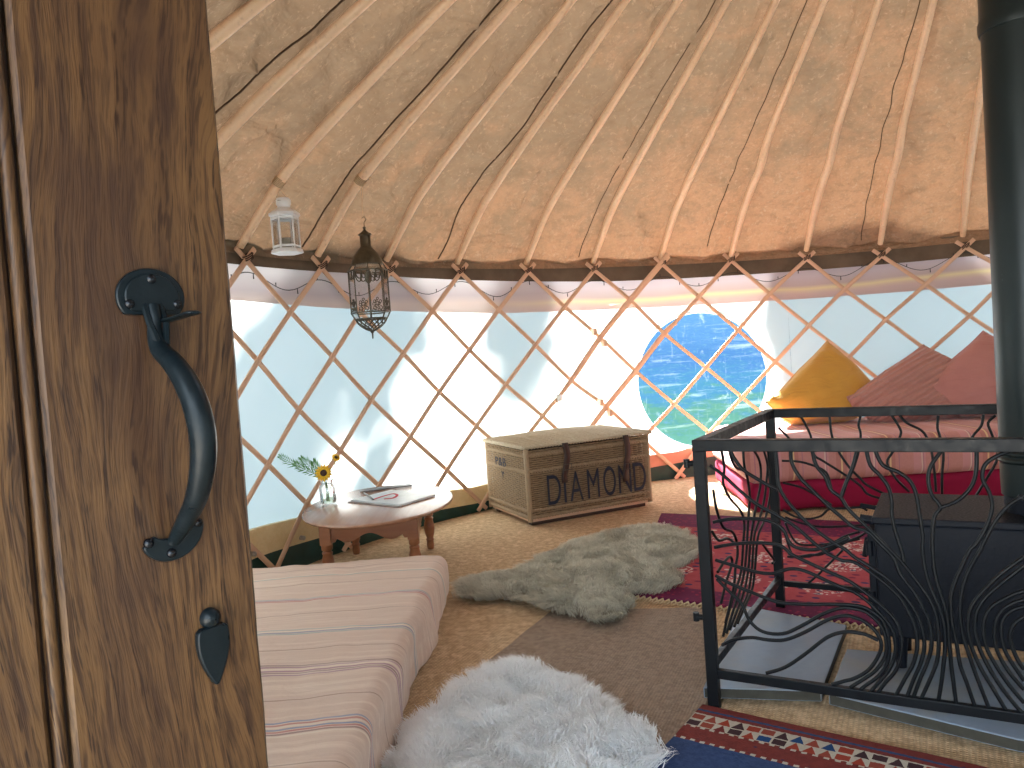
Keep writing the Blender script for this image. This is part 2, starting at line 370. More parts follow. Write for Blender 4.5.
def m_slate():
    t = NT('grey slate slab'); g = t.coord(); n = t.noise(g, 7, 6, .65, .2); m = t.noise(g, 60, 3, .6)
    c = t.mix(n, (.14,.18,.24), (.26,.315,.39)); c = t.mix(t.ramp(t.noise(g, 3, 4, .6, .8), [(.5,(0,0,0)),(.7,(.5,.5,.5))]), c, (.27,.24,.16))
    return t.done(t.bsdf(c, .55, 0, t.bump(t.math('ADD', n, t.math('MULTIPLY', m, .2)), .35, .006), .45))
def m_wicker(name, c1, c2):
    t = NT(name); g = t.coord(); n = t.noise(g, 45, 4, .7); b = t.noise(g, 4, 3)
    c = t.mix(n, c1, c2); c = t.mix(t.math('MULTIPLY', b, .5), c, c1)
    return t.done(t.bsdf(c, .6, 0, None, .3))
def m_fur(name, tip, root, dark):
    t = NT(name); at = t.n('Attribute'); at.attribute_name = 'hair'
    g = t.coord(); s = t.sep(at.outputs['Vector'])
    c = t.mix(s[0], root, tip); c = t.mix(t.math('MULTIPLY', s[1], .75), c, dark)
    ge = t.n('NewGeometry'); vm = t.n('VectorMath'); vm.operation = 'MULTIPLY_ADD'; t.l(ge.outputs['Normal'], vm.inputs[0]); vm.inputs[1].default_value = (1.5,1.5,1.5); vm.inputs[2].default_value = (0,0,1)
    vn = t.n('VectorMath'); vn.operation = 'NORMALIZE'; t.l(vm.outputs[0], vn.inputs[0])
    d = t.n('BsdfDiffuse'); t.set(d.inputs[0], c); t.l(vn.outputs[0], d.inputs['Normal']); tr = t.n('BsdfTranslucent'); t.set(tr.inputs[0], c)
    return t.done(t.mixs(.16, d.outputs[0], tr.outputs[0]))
def m_glass(name='clear glass', tint=(1,1,1), gloss=.08):
    t = NT(name); tr = t.n('BsdfTransparent'); t.set(tr.inputs[0], tint); gl = t.n('BsdfGlossy'); gl.inputs['Roughness'].default_value = .05
    lw = t.n('LayerWeight'); lw.inputs[0].default_value = .35
    return t.done(t.mixs(t.math('ADD', t.math('MULTIPLY', lw.outputs['Fresnel'], .6), gloss), tr.outputs[0], gl.outputs[0]))
def m_vinyl():
    t = NT('scratched blue tinted vinyl'); g = t.coord()
    tr = t.n('BsdfTransparent'); t.set(tr.inputs[0], (.80,.90,.94))
    d = t.n('BsdfTranslucent'); t.set(d.inputs[0], (.17,.20,.215))
    st = t.noise(t.map(g, (1,1,1), (0,R_(35),0)), 3, 3, .5); stripe = t.noise(t.map(g, (.6,1,7), (0,R_(38),0)), 2.6, 4, .7)
    drip = t.noise(t.map(g, (1,1,.10)), 60, 3, .7); bl = t.noise(g, 9, 5, .7)
    f = t.math('ADD', t.ramp(stripe, [(.56,(0,0,0)),(.70,(.16,.16,.16))]), t.ramp(drip, [(.60,(0,0,0)),(.75,(.12,.12,.12))]))
    f = t.math('ADD', f, t.ramp(bl, [(.60,(.02,.02,.02)),(.72,(.25,.25,.25))]))
    return t.done(t.mixs(f, tr.outputs[0], d.outputs[0]))

MOSS = simple('mossy slab edge', (.050,.045,.034), .9, nscale=30, namt=.5)
STRIPES = [(-.425-.03,'cdrbcrb'),(-.11,'pdpcpd'),(.215,'tbct'),(.56,'rpt'),(.86,'tc')]
SINGLES = [-.594,-.26,.07,.41,.75,.97]
WALLC = m_canvas_wall(); VAL = m_valance(); ROOF = m_roof(); POLE = m_pole(); LATH = m_lath(); COIR = m_coir()
HEM = simple('dark brown roof hem', (.15,.115,.085), .9, spec=.1, nscale=6, namt=.5)
PINE = wood('yellow pine board', (.82,.62,.32), (.92,.76,.46), .55, 1, 'X')
GREEN = simple('dark green tarpaulin', (.008,.055,.045), .5, nscale=9, namt=.7, bump=.8)
PINKC = simple('salmon ground cloth', (.62,.30,.22), .85, spec=.1, nscale=7, namt=.2)
OAK = m_oak(); IRON = m_iron(col=(.003,.006,.008), rough=.36); IRON2 = m_iron('black painted steel', (.002,.003,.0045), .42, 40); STOVE = m_iron('black stove paint', (.003,.0045,.009), .5, 150)
PIPE = m_pipe(); SLATE = m_slate(); BRUG = m_brownrug(); RRUG = m_redrug(); KILIM = m_kilim()
W1 = m_wicker('peeled willow weave', (.22,.14,.075), (.46,.33,.20)); W2 = m_wicker('pale willow rim', (.42,.34,.23), (.72,.63,.48)); LEATHER = simple('dark brown leather strap', (.045,.018,.012), .5, nscale=20)
INK = simple('faded navy paint', (.012,.016,.035), .75)
TABLE = wood('reddish varnished pine', (.24,.085,.035), (.40,.16,.07), .32, 1, 'X', .6, .05)
TOPM = wood('worn varnished table top', (.34,.16,.09), (.46,.24,.15),   .22, 1, 'Y', .7, .03)
WHITE = simple('white painted tin', (.78,.80,.82), .4); BRASS = simple('dark antique brass', (.10,.085,.06), .42, .8, nscale=40, namt=.5)
GLASS = m_glass(); TWINE = simple('jute twine', (.50,.36,.22), .9, spec=.1)
VINYL = m_vinyl(); COVER = m_stripes_cover(); DAY = m_daybed()
RASP = simple('raspberry cotton base', (.26,.008,.040), .85, spec=.15, nscale=8, namt=.25, bump=.4)
MUST = m_cushion('mustard velvet', (.60,.30,.045), (.72,.40,.08)); PINK = m_cushion('dusty pink pleated cotton', (.56,.26,.22), (.66,.33,.28), True); MAUVE = m_cushion('mauve pink cotton', (.47,.20,.185), (.55,.26,.23))
PAPER = simple('printed paper', (.66,.70,.72), .35, nscale=14, namt=.25); LEAF = simple('fern green leaf', (.10,.26,.05), .5, nscale=20); PETAL = simple('yellow petal', (.85,.50,.02), .5); SEED = simple('dark seed disc', (.05,.02,.01), .8)
REDR = simple('red ribbon', (.55,.02,.04), .5); BLACKP = simple('black pencil', (.02,.02,.03), .4); WIRE = simple('dark green fairy wire', (.02,.025,.03), .5)
BULB = m_glass('tiny clear bulb', (.9,.9,.9), .15); STEEL = simple('galvanised steel', (.45,.45,.45), .35, .9)
CREAM = simple('cream rug knots', (.62,.48,.30), .9, spec=.1)

# ---------------------------------------------------------------- the setting
mb = MB(); N = 160
mb.add([cyl(360*k/N, 0, R+.02) for k in range(N)] + [cyl(360*k/N, -.06, R+.02) for k in range(N)],
       [tuple(range(N)), tuple(range(2*N-1, N-1, -1))] + [(k, k+N, (k+1) % N + N, (k+1) % N) for k in range(N)])
tag(mb.build('floor', COIR, smooth=False), 'woven coir matting covering the round floor', kind='structure')
DOOR = (216, 246)           # bearings of the doorway behind the viewer
WC, WZ, WR = 98.0, .735, .52   # round window: bearing, height, radius
def wpt(rad, th, r=R+.03):   # polar point around the window centre, on the wall
    return cyl(WC - math.degrees(rad*math.cos(th)/R), WZ + rad*math.sin(th), r)
def ripple(a, z):
    return .010*noise.noise(Vector((a*.22, z*1.6, 1.0))) + .004*noise.noise(Vector((a*.8, z*5, 2.0)))
mb = MB()
a_lo, a_hi = WC-11.5, WC+11.5; z_lo, z_hi = .13, 1.36
def wall_patch(a1, a2, z1, z2, na, nz):
    mb.grid(lambda u, v: cyl(a1+(a2-a1)*u, z1+(z2-z1)*v, R+.03+ripple(a1+(a2-a1)*u, z1+(z2-z1)*v)), na, nz)
wall_patch(a_hi, DOOR[0], -.3, 1.66, 100, 24); wall_patch(DOOR[1]-360, a_lo, -.3, 1.66, 160, 24)
wall_patch(a_lo, a_hi, -.3, z_lo, 24, 4); wall_patch(a_lo, a_hi, z_hi, 1.66, 24, 4)
ring_n = 96; rows = []
for k in range(ring_n):
    th = 2*PI*k/ring_n; c, s_ = math.cos(th), math.sin(th)
    hx = 11.5*PI/180*R; hz1 = z_hi-WZ; hz0 = WZ-z_lo
    tx = hx/abs(c) if abs(c) > 1e-6 else 1e9; tz = (hz1 if s_ > 0 else hz0)/abs(s_) if abs(s_) > 1e-6 else 1e9
    T = min(tx, tz); rows.append((th, T))
o0 = len(mb.v)
for th, T in rows:
    for q in range(5):
        rr = WR + (T-WR)*q/4; mb.v.append(wpt(rr, th, R+.03))
for k in range(ring_n):
    for q in range(4):
        a = o0+k*5+q; b = o0+((k+1) % ring_n)*5+q; mb.f.append((a, b, b+1, a+1))
wall = tag(mb.build('wall_round', WALLC, solid=0), 'pale translucent canvas wall running round the tent', kind='structure')
# the clear round window with its welded hem
mb = MB(); mb.grid(lambda u, v: wpt(.0005+(WR+.005)*v, 2*PI*u, R+.028+.012*noise.noise(Vector((math.cos(2*PI*u)*v*3, math.sin(2*PI*u)*v*3, 0)))), 64, 14, True)
win = tag(mb.build('window_1', VINYL), 'round clear vinyl window in the canvas wall', kind='structure')
mb = MB(); mb.grid(lambda u, v: wpt(WR-.012+.035*v, 2*PI*u, R+.024-.004*math.sin(PI*v)), 96, 5, True)
hm = simple('welded window hem', (.80,.82,.84), .6)
mb.build('window_hem', WALLC, win)
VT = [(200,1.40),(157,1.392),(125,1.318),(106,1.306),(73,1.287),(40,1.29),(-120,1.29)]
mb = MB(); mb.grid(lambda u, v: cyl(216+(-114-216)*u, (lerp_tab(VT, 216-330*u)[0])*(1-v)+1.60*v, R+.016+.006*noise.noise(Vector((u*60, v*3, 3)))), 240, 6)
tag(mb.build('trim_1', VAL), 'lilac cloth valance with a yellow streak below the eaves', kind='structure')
HEMD=0
HT = [(200,1.56,1.62),(157,1.565,1.63),(144,1.566,1.63),(108,1.513,1.63),(72,1.502,1.62),(40,1.50,1.62),(-120,1.5,1.62)]
mb = MB(); mb.grid(lambda u, v: cyl(216+(-114-216)*u, lerp_tab(HT, 216-330*u)[0]*(1-v)+1.66*v, R+.006+.016*v**2+.006*noise.noise(Vector((u*90, v*2, 5)))), 300, 8)
tag(mb.build('trim_2', HEM), 'dark brown roof hem hanging over the top of the wall', kind='structure')
BT = [(205,.28,.14),(157,.28,.14),(148,.243,.115),(130,.172,.062),(108,.18,.08)]
mb = MB()
prof = lambda a: lerp_tab(BT, a)
nb = 60
for k in range(nb):
    a1 = 205-(205-107)*k/nb; a2 = 205-(205-107)*(k+1)/nb
    (t1, b1), (t2, b2) = prof(a1), prof(a2)
    o0 = len(mb.v)
    mb.add([cyl(a1,b1,R-.002), cyl(a2,b2,R-.002), cyl(a2,t2,R-.002), cyl(a1,t1,R-.002), cyl(a1,b1,R+.024), cyl(a2,b2,R+.024), cyl(a2,t2,R+.024), cyl(a1,t1,R+.024)],
           [(0,1,2,3),(7,6,5,4),(3,2,6,7),(0,4,5,1)])
bb = tag(mb.build('baseboard_left', PINE, smooth=False), 'yellow pine board bent round the foot of the wall', kind='structure')
mb = MB()
for a in (158.5, 152.6, 147.0):
    for dz in (.03,):
        P = cyl(a, prof(a)[1]+dz, R-.006); mb.tube([P, cyl(a, prof(a)[1]+dz, R-.03)], .012, 10); mb.tube([cyl(a, prof(a)[1]+dz, R-.03), cyl(a, prof(a)[1]+dz, R-.036)], .006, 6)
mb.build('baseboard_bolt', STEEL, bb)
PT = [(107,.20,.10),(102,.205,.118),(96,.264,.15),(60,.27,.15),(30,.27,.15)]
mb = MB(); mb.grid(lambda u, v: cyl(107-90*u, lerp_tab(PT,107-90*u)[1]*(1-v)+lerp_tab(PT,107-90*u)[0]*v, R+.004+.006*noise.noise(Vector((u*50,v*2,9)))), 90, 5)
tag(mb.build('baseboard_right', PINKC), 'salmon cloth strip along the foot of the wall', kind='structure')
mb = MB()
mb.grid(lambda u, v: cyl(205-190*u, -.01+.17*v, R+.008+.010*noise.noise(Vector((u*120, v*2, 4)))), 300, 6)
tag(mb.build('trim_3', GREEN), 'dark green tarpaulin tucked under the wall edge', kind='structure')

# roof: profile of (radius, height) of the pole centre line
RP = [(3.50,1.655),(3.36,1.80),(3.20,1.955),(3.05,2.065),(2.88,2.175),(2.6,2.345),(2.0,2.70),(1.2,3.195),(.78,3.44)]
def roof_z(r):
    pr = sorted(RP)
    for (r1,z1),(r2,z2) in zip(pr, pr[1:]):
        if r <= r2: return z1+(z2-z1)*(r-r1)/(r2-r1)
    return pr[-1][1]
def roof_pt(a, r, off):
    e = .05; dz = (roof_z(min(r+e,3.5))-roof_z(max(r-e,.79)))/(min(r+e,3.5)-max(r-e,.79))
    nr = Vector((-dz, 1)).normalized()      # (radial, up)
    return cyl(a, roof_z(r)+nr.y*off, r+nr.x*off)
def sag(a, r):
    ph = ((A0-a)/DA) % 1.0; f = math.sin(PI*ph)
    w = noise.noise(Vector((a*.09, r*2.4, 0)))*.034 + noise.noise(Vector((a*.22+r*2.6, r*3.4, 7)))*.026
    n1 = noise.noise(Vector((a*.10-r*1.3, a*.06+r*1.5, 11))); n2 = noise.noise(Vector((a*.16+r*.9, r*2.1-a*.05, 23)))
    cr = .026*math.exp(-(n1/.045)**2)+.018*math.exp(-(n2/.04)**2)
    return .036 - .030*f*min(1, r/2) + (w-cr)*f**.7
mb = MB(); NA = 640; NR = 100
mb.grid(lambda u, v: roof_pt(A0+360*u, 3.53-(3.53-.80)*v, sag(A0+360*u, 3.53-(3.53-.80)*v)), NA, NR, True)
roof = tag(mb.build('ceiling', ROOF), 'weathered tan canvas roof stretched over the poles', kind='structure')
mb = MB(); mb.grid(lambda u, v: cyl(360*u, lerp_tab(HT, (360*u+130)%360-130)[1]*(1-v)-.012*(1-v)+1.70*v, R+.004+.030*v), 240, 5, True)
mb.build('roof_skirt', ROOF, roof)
mb = MB(); mb.grid(lambda u, v: Vector((CX+.80*(1-v)*math.cos(2*PI*u), CY+.80*(1-v)*math.sin(2*PI*u), 3.47+.22*math.sin(v*PI/2))), 48, 8, True)  # unseen clear dome, added to let skylight down into the tent
mb.build('added_skylight', m_glass('added clear dome', (.96,.98,1), .04), roof)
mb = MB()
for rr, zz_, th in ((.78,3.44,.035),(.40,3.60,.022)): mb.tube([(CX+rr*math.cos(q), CY+rr*math.sin(q), zz_) for q in np.linspace(0,2*PI,49)[:-1]], th, 10, closed=True)
for q in range(4):
    a = PI*q/4; mb.tube(smooth_path([(CX+.78*math.cos(a)*s_, CY+.78*math.sin(a)*s_, 3.44+.16*(1-s_*s_)) for s_ in (-1,-.6,-.2,.2,.6,1)], 4), .016, 8)
mb.build('crown_wheel', POLE, roof)
SEAM = simple('dark roof seam', (.07,.045,.028), .9, spec=.1)
for k, (i0, amp) in enumerate([(-1.35,.2),(.72,.3),(2.62,.3),(4.72,.25),(6.62,.2),(8.72,.15)]):
    mb = MB(); pts = []
    for q in range(110):
        r = 3.46-2.5*q/109; i = i0+amp*.3*noise.noise(Vector((r*1.5, k*5.3, 0)))+.035*noise.noise(Vector((r*7, k, 3)))
        a = A0-DA*i; pts.append(roof_pt(a, r, min(.012, sum(sag(a, r+.05*e_) for e_ in range(-4,5))/9-.023)))
    mb.tube(pts, .003 if k in (3,4,5) else .0045, 5)
    mb.build('roof_seam', SEAM, roof)

# the round bed of poles
POLE_LABELS = {
 -3:'bent wooden roof pole in the topmost left corner, nearest the oak door head', -2:'bent wooden roof pole second from the top left corner beside the door',
 -1:'bent wooden roof pole coming out from behind the oak door above the white lantern', 0:'bent wooden roof pole from which the white tin lantern hangs',
 1:'bent wooden roof pole with the twine of the tall brass and glass lantern', 2:'bent roof pole directly right of the tall brass lantern',
 3:'bent roof pole second to the right of the tall brass lantern', 4:'bent roof pole whose foot stands above the left end of the wicker hamper',
 5:'bent roof pole whose foot stands above the right half of the wicker hamper', 6:'bent roof pole whose foot meets the doubled trellis laths left of the round window',
 7:'bent roof pole whose foot stands directly above the round window', 8:'bent roof pole whose foot stands just left of the mustard cushion',
 9:'bent roof pole whose foot stands between the mustard and pleated pink cushions', 10:'bent roof pole partly hidden behind the black flue pipe'}
POLES = {}
for i in range(-3, 11):
    a = A0-DA*i + {3:.4,2:.6,8:-.2,6:.2}.get(i, .15)
    jit = Vector((noise.noise(Vector((i*3.1,0,0))), noise.noise(Vector((0,i*2.7,0)))))*.5
    pts = []; rad = []
    base = RP if i not in (7, 8, 9) else [(3.47,1.655),(3.32,1.80),(3.14,1.955),(2.96,2.075),(2.80,2.165)] + RP[5:]
    sm = smooth_path([cyl(a + jit.x*.8*math.sin(PI*min(1,(3.5-r)/3)), z, r) for r, z in base], 5)
    L = len(sm)
    rad = [.0195+.0065*math.sin(PI*min(1, q/L*1.3)) + .001*noise.noise(Vector((i, q*.4, 0))) for q in range(L)]
    mb = MB().tube(sm, rad, 10)
    po = mb.build('roof_pole', POLE, origin=sm[0]); POLES[i] = po; tag(po, POLE_LABELS[i], 'roof pole', 'bent poles that carry the roof')
    if i in (0, 1):   # twine whipping where a lantern hangs
        q = min(range(2, L-2), key=lambda k_: (sm[k_]-Vector({0:(-1.013,3.678,1.926), 1:(-.721,4.088,2.006)}[i])).length); c = sm[q]; d = (sm[q+1]-sm[q-1]).normalized(); x = d.orthogonal().normalized(); y = d.cross(x)
        pts = [c + d*(.02*(k/40-.5)*2) + (x*math.cos(k*.9)+y*math.sin(k*.9))*(rad[q]+.003) for k in range(41)]
        MB().tube(pts, .0028, 5).build('twine_binding', TWINE, po)
        if i == 0: KNOT0 = c - Vector((0,0,.028))
        else: KNOT1 = c - Vector((0,0,.028))

# ---------------------------------------------------------------- trellis
NODES = {(0,0.0):(0.15,1.593),(0,1.0):(0.30,1.589),(0,2.0):(0.65,1.589),(0,3.0):(0.41,1.594),(0,4.0):(0.27,1.599),(0,5.0):(0.33,1.602),(0,6.0):(0.18,1.625),(0,7.0):(0.19,1.622),(0,8.0):(-0.19,1.592),(0,9.0):(0.07,1.566),(0,10.0):(0.00,1.569),(1,0.5):(0.00,1.346),(1,1.5):(0.41,1.343),(1,2.5):(0.03,1.348),(1,3.5):(0.12,1.344),(1,4.5):(0.17,1.347),(1,5.5):(0.15,1.366),(1,6.5):(0.11,1.365),(1,7.5):(0.06,1.351),(1,8.5):(0.01,1.341),(1,9.5):(-0.11,1.327),(2,0.0):(-0.16,1.101),(2,1.0):(-0.13,1.099),(2,2.0):(-0.19,1.091),(2,3.0):(-0.01,1.086),(2,4.0):(-0.01,1.089),(2,5.0):(0.05,1.106),(2,6.0):(0.40,1.104),(2,7.0):(-0.16,1.094),(2,8.0):(0.02,1.089),(2,9.0):(-0.02,1.091),(2,10.0):(-0.09,1.075),(3,0.5):(-0.01,0.833),(3,1.5):(-0.09,0.835),(3,2.5):(-0.05,0.833),(3,3.5):(-0.08,0.832),(3,4.5):(-0.09,0.815),(3,5.5):(0.10,0.842),(3,6.5):(-0.23,0.830),(4,0.0):(-0.27,0.586),(4,1.0):(-0.15,0.575),(4,2.0):(-0.24,0.579),(4,3.0):(-0.18,0.581),(4,4.0):(-0.27,0.588),(4,5.0):(-0.13,0.599),(4,6.0):(-0.24,0.572),(4,7.0):(-0.16,0.581),(5,0.5):(-0.01,0.337),(5,1.5):(-0.17,0.328),(5,2.5):(-0.27,0.329),(6,3.0):(-0.19,0.059),(6,6.0):(-0.41,0.050),}
ZR = [1.593,1.347,1.093,.832,.583,.333,.056]
def node(r, i, rr):
    da, z = NODES.get((r, i), (0 if r < 3 else -.12, ZR[r]))
    return cyl(A0-DA*i+da, z, rr)
def lath_pts(r0, i0, step, n, rr, head=True, tail=True, shift=0):
    """walk down the lattice from row r0 at pole i0; step is +-.5 per row"""
    ps = [node(r0+k, i0+step*k, rr) for k in range(n)]
    if shift: ps = [p + (ps[-1]-ps[0]).normalized().cross(Vector((CX-p.x, CY-p.y, 0)).normalized())*shift for p in ps]
    if head: ps = [ps[0]+(ps[0]-ps[1]).normalized()*.075] + ps
    if tail: ps = ps + [ps[-1]+(ps[-1]-ps[-2]).normalized()*(.06 if r0+n-1 == 6 else .05)]
    return ps
inward = lambda p: Vector((CX-p.x, CY-p.y, 0)).normalized()
def lath(ps, parent, w=.0155, jit=0):
    sm = smooth_path(ps, 4)
    mb = MB().tube(sm, w, 8, flat=(inward, .42))
    return mb.build('lath', LATH, parent)
T1 = thing('trellis_panel', 'diamond lattice wall of split ash laths left of the doubled laths', 'trellis', cyl(130, 0), 'wooden trellis wall sections')
T2 = thing('trellis_panel', 'diamond lattice wall of split ash laths around the round window and behind the cushions', 'trellis', cyl(80, 0), 'wooden trellis wall sections')
for i in range(-3, 13):
    P = T1 if i <= 5 else T2
    lath(lath_pts(0, i, -.5, 7, R-.030), P, .0155)            # leans down to the left, on the inside
    P2 = T1 if i <= 3 else T2
    lath(lath_pts(0, i, .5, 7, R-.013), P2, .0150)            # leans down to the right, behind
for r in range(2, 7, 2):                                    # laths that start part way down, at the edges of the panels
    pass
# doubled laths where the two sections overlap
lath(lath_pts(0, 6, -.5, 4, R-.052, tail=True, shift=.020) + [node(3, 4.5, R-.052)+(node(4,4.0,R-.052)-node(3,4.5,R-.052))*.62], T2, .016)
lath([node(2,6,R-.050)+(node(1,6.5,R-.050)-node(2,6,R-.050))*.28] + lath_pts(2, 6, -.5, 4, R-.050, head=False, shift=.018), T2, .016)
def block(p, parent):
    M = frame(p, inward(p)); MB().box((0,0,0), (.05,.028,.05), M).build('toggle_block', LATH, parent, bevel=.004)
for (a_, z_) in ((112.52,1.149),(111.26,1.065),(112.26,.637),(111.07,.554)): block(cyl(a_, z_, R-.055), T2)
c = node(3,4.5,R-.05)+(node(4,4.0,R-.05)-node(3,4.5,R-.05))*.5
MB().tube([c+Vector((0,0,.022)), c-Vector((0,0,.022))], .024, 12).build('white_tape_binding', simple('white tape', (.8,.8,.8), .5), T2)
# cord lashing at the foot of every pole
CORD = simple('dark lashing cord', (.06,.035,.025), .9)
for i in range(-3, 11):
    n0 = node(0, i, R-.03); mb = MB()
    pts = [n0 + Vector((0,0,.016*math.sin(q)+.0016*q-.008)) + inward(n0)*math.cos(q)*.026 + Vector((0,0,1)).cross(inward(n0))*math.sin(q)*.024 for q in np.linspace(0, 6*PI, 36)]
    mb.tube(pts, .0032, 5); mb.build('foot_lashing', CORD, POLES[i])

# fairy lights
FL = thing('fairy_lights', 'string of tiny unlit fairy lights looped along the lilac valance', 'string lights', cyl(110, 1.5))
pts = []
for q in range(220):
    a = 165-110*q/219; ii = (A0-a)/DA
    pts.append(cyl(a, 1.485+.045*math.cos(2*PI*ii)+.03*noise.noise(Vector((ii*1.3,0,0))), R-.001))
MB().tube(pts, .0022, 4).build('wire', WIRE, FL)
bulb0 = None
for k in range(4, 216, 5):
    p = pts[k]
    mb = MB().tube([p, p+Vector((0,0,-.028 if k % 2 else .02))], [.002,.0035], 5)
    mb.build('bulb', WIRE, FL)

# ---------------------------------------------------------------- door
DD = Vector((.63,.777,0)).normalized(); D0 = Vector((-.212,.60,0))
# local frame: x back along the face towards the hinge, y out of the visible face, z up
Md = Matrix.Identity(4); xx = -DD; zz = Vector((0,0,1)); yy = zz.cross(xx)
if yy.dot(Vector((0,0,0))-D0) < 0: yy = -yy
for k in range(3): Md[k][0] = xx[k]; Md[k][1] = yy[k]; Md[k][2] = zz[k]; Md[k][3] = D0[k]
door = bpy.data.objects.new('door_1', None); COL.objects.link(door); door.matrix_world = Md @ Matrix.Translation((0,0,1.05)) @ Matrix.Rotation(R_(-.3), 4, 'Y') @ Matrix.Translation((0,0,-1.05)); tag(door, 'dark oak plank door standing open at the left', kind='structure')
def dpart(mb, name, mat, parent=None, bevel=0, smooth=True, **kw):
    o = mb.build(name, mat, None, smooth=smooth, bevel=bevel, **kw); o.parent = parent or door
    return o
def dm(mb): return mb
edge = [(0,-.045),(0,-.004),(.0015,-.001),(.004,0),(.1335,0),(.1335,-.045)]
def board(x0, x1):
    e = .003; out = [(x0,-.045),(x0,-e),(x0+e,0),(x1-e,0),(x1,-e),(x1,-.045)]
    mb = MB(); nz = 60
    mb.grid(lambda u, v: Vector((out[int(round(u*6)) % 6][0] + (.0009*noise.noise(Vector((0,v*40,x0*9))) if int(round(u*6)) % 6 < 3 else 0), out[int(round(u*6)) % 6][1], .04+1.82*v)), 6, nz, True)
    o0 = len(mb.v)-6; mb.f += [tuple(range(6)), tuple(range(o0, o0+6))]
    return mb
for x0, x1 in ((0,.1398),(.1525,.30),(.305,.45),(.455,.60),(.605,.74)):
    dpart(board(x0, x1), 'door_board', OAK, smooth=False)
def rod(x, r, y): return MB().tube([(x,y,.04),(x,y,1.86)], r, 12)
dpart(rod(.1466,.0042,-.0040), 'door_bead', OAK)
dpart(MB().box((.1462,-.03,.95), (.0125,.045,1.82)), 'door_groove', simple('dark oak groove', (.03,.012,.006), .5))
# latch handle
hx = .065
pl = []
for k in range(40):
    th = 2*PI*k/40; x, z = .0245*math.cos(th), .0205*math.sin(th)
    z = max(z, -.0125); pl.append((x, z))
Mp = Matrix(((1,0,0,hx),(0,0,1,0),(0,1,0,1.1062),(0,0,0,1)))
dome = MB()
dome.prism(pl, 0, .0035, Mp); dome.prism([(x*.8,z*.8) for x,z in pl], .0035, .0055, Mp)
hd = dpart(dome, 'door_handle', IRON, bevel=.001)
# handle bow: profile in (y out, z)
bow = [(.004,1.100),(.0065,1.092),(.007,1.080),(.013,1.0685),(.031,1.057),(.0445,1.043),(.053,1.026),(.0555,1.006),(.050,.985),(.0375,.964),(.0205,.947),(.008,.936),(.003,.931)]
sm = smooth_path([(hx+.002*math.sin(k*.5), y, z) for k, (y, z) in enumerate(bow)], 5)
rd = [.0046+.0042*math.sin(PI*min(1,max(0,(q/len(sm)-.12)/.82))) for q in range(len(sm))]
dpart(MB().tube(sm, rd, 12), 'bow_grip', IRON, hd)
for dx in (-.005,.006): dpart(MB().tube([(hx+dx,.003,1.102),(hx+dx*1.1,.010,1.088),(hx+dx*.5,.014,1.072)], .0024, 6), 'hinge_lug', IRON, hd)
tl = smooth_path([(hx-.006,-.004,1.0895),(hx-.006,.012,1.0893),(hx-.006,.028,1.0900),(hx-.006,.042,1.0912),(hx-.006,.050,1.0915)], 3)
dpart(MB().tube(tl, [.0052]*(len(tl)-4)+[.0056,.0056,.0050,.0032], 10, flat=((0,0,1), .30)), 'thumb_latch', IRON, hd)
cr = []
for k in range(17):
    th = PI+.1+(PI-.2)*k/16; cr.append((.0235*math.cos(th), .021*math.sin(th)))
cr = cr + [(.0135*math.cos(t_), .004+.008*math.sin(t_)) for t_ in np.linspace(0-.2, -PI+.2, 9)]
Mc = Matrix(((1,0,0,hx-.001),(0,0,1,0),(0,1,0,.9385),(0,0,0,1))) @ Matrix.Rotation(R_(-14), 4, 'Z')
dpart(MB().prism(cr, 0, .004, Mc), 'lower_plate', IRON, hd, bevel=.001)
for x, z in ((hx,1.1187),(hx+.0165,1.1012),(hx-.0175,1.1012),(hx+.0175,.934),(hx-.0195,.941),(hx+.002,.9235)):
    q = MB(); q.lathe([(.0036,0),(.0034,.002),(.0018,.0034),(.0002,.0037)], (0,0,0), 10, M=Matrix(((1,0,0,x),(0,0,1,.0035),(0,1,0,z),(0,0,0,1))))
    dpart(q, 'nail_head', simple('black nail', (.01,.012,.016), .25, .5), hd)
# keyhole cover
kx, kz = .041, .846
oc = []
for k in range(24):
    t_ = k/23; w = .0125*math.sin(PI*min(1, t_*.62+.36))**.9 if t_ > .02 else .009
    oc.append((w, .016-.044*t_))
oc = [(x, z) for x, z in oc] + [(-x, z) for x, z in reversed(oc)]
kc = dpart(MB().prism(oc, 0, .006, Matrix(((1,0,0,kx),(0,0,1,0),(0,1,0,kz),(0,0,0,1)))), 'keyhole_cover', IRON, door, bevel=.0015)
dpart(MB().lathe([(.0075,0),(.0072,.005),(.004,.008),(.0005,.009)], (0,0,0), 16, M=Matrix(((1,0,0,kx),(0,0,1,0),(0,1,0,kz+.022),(0,0,0,1)))), 'cover_pivot', IRON, kc)

# ---------------------------------------------------------------- floor coverings
def slab_poly(name, poly, z0, z1, mat, origin, rz, label, cat, **kw):
    """flat rug from world polygon, local axes rotated by rz about origin"""
    Mi = (Matrix.Translation(origin) @ Matrix.Rotation(rz, 4, 'Z')).inverted()
    pts = [Mi @ Vector((x, y, 0)) for x, y in poly]
    mb = MB(); 
    mb.prism([(p.x, p.y) for p in pts], z0, z1)
    o = mb.build(name, mat, smooth=False, bevel=.002); o.location = origin; o.rotation_euler = (0,0,rz)
    return tag(o, label, cat)
def wob(poly, n=14, amp=.006):
    out = []
    for k in range(len(poly)):
        p, q = Vector(poly[k]), Vector(poly[(k+1) % len(poly)]); d = (q-p); pn = Vector((-d.y, d.x)).normalized()
        for j in range(n):
            t = j/n; out.append(tuple(p+d*t+pn*amp*noise.noise(Vector((k*3.3, j*.35, 1)))*(1 if j else 0)))
    return out
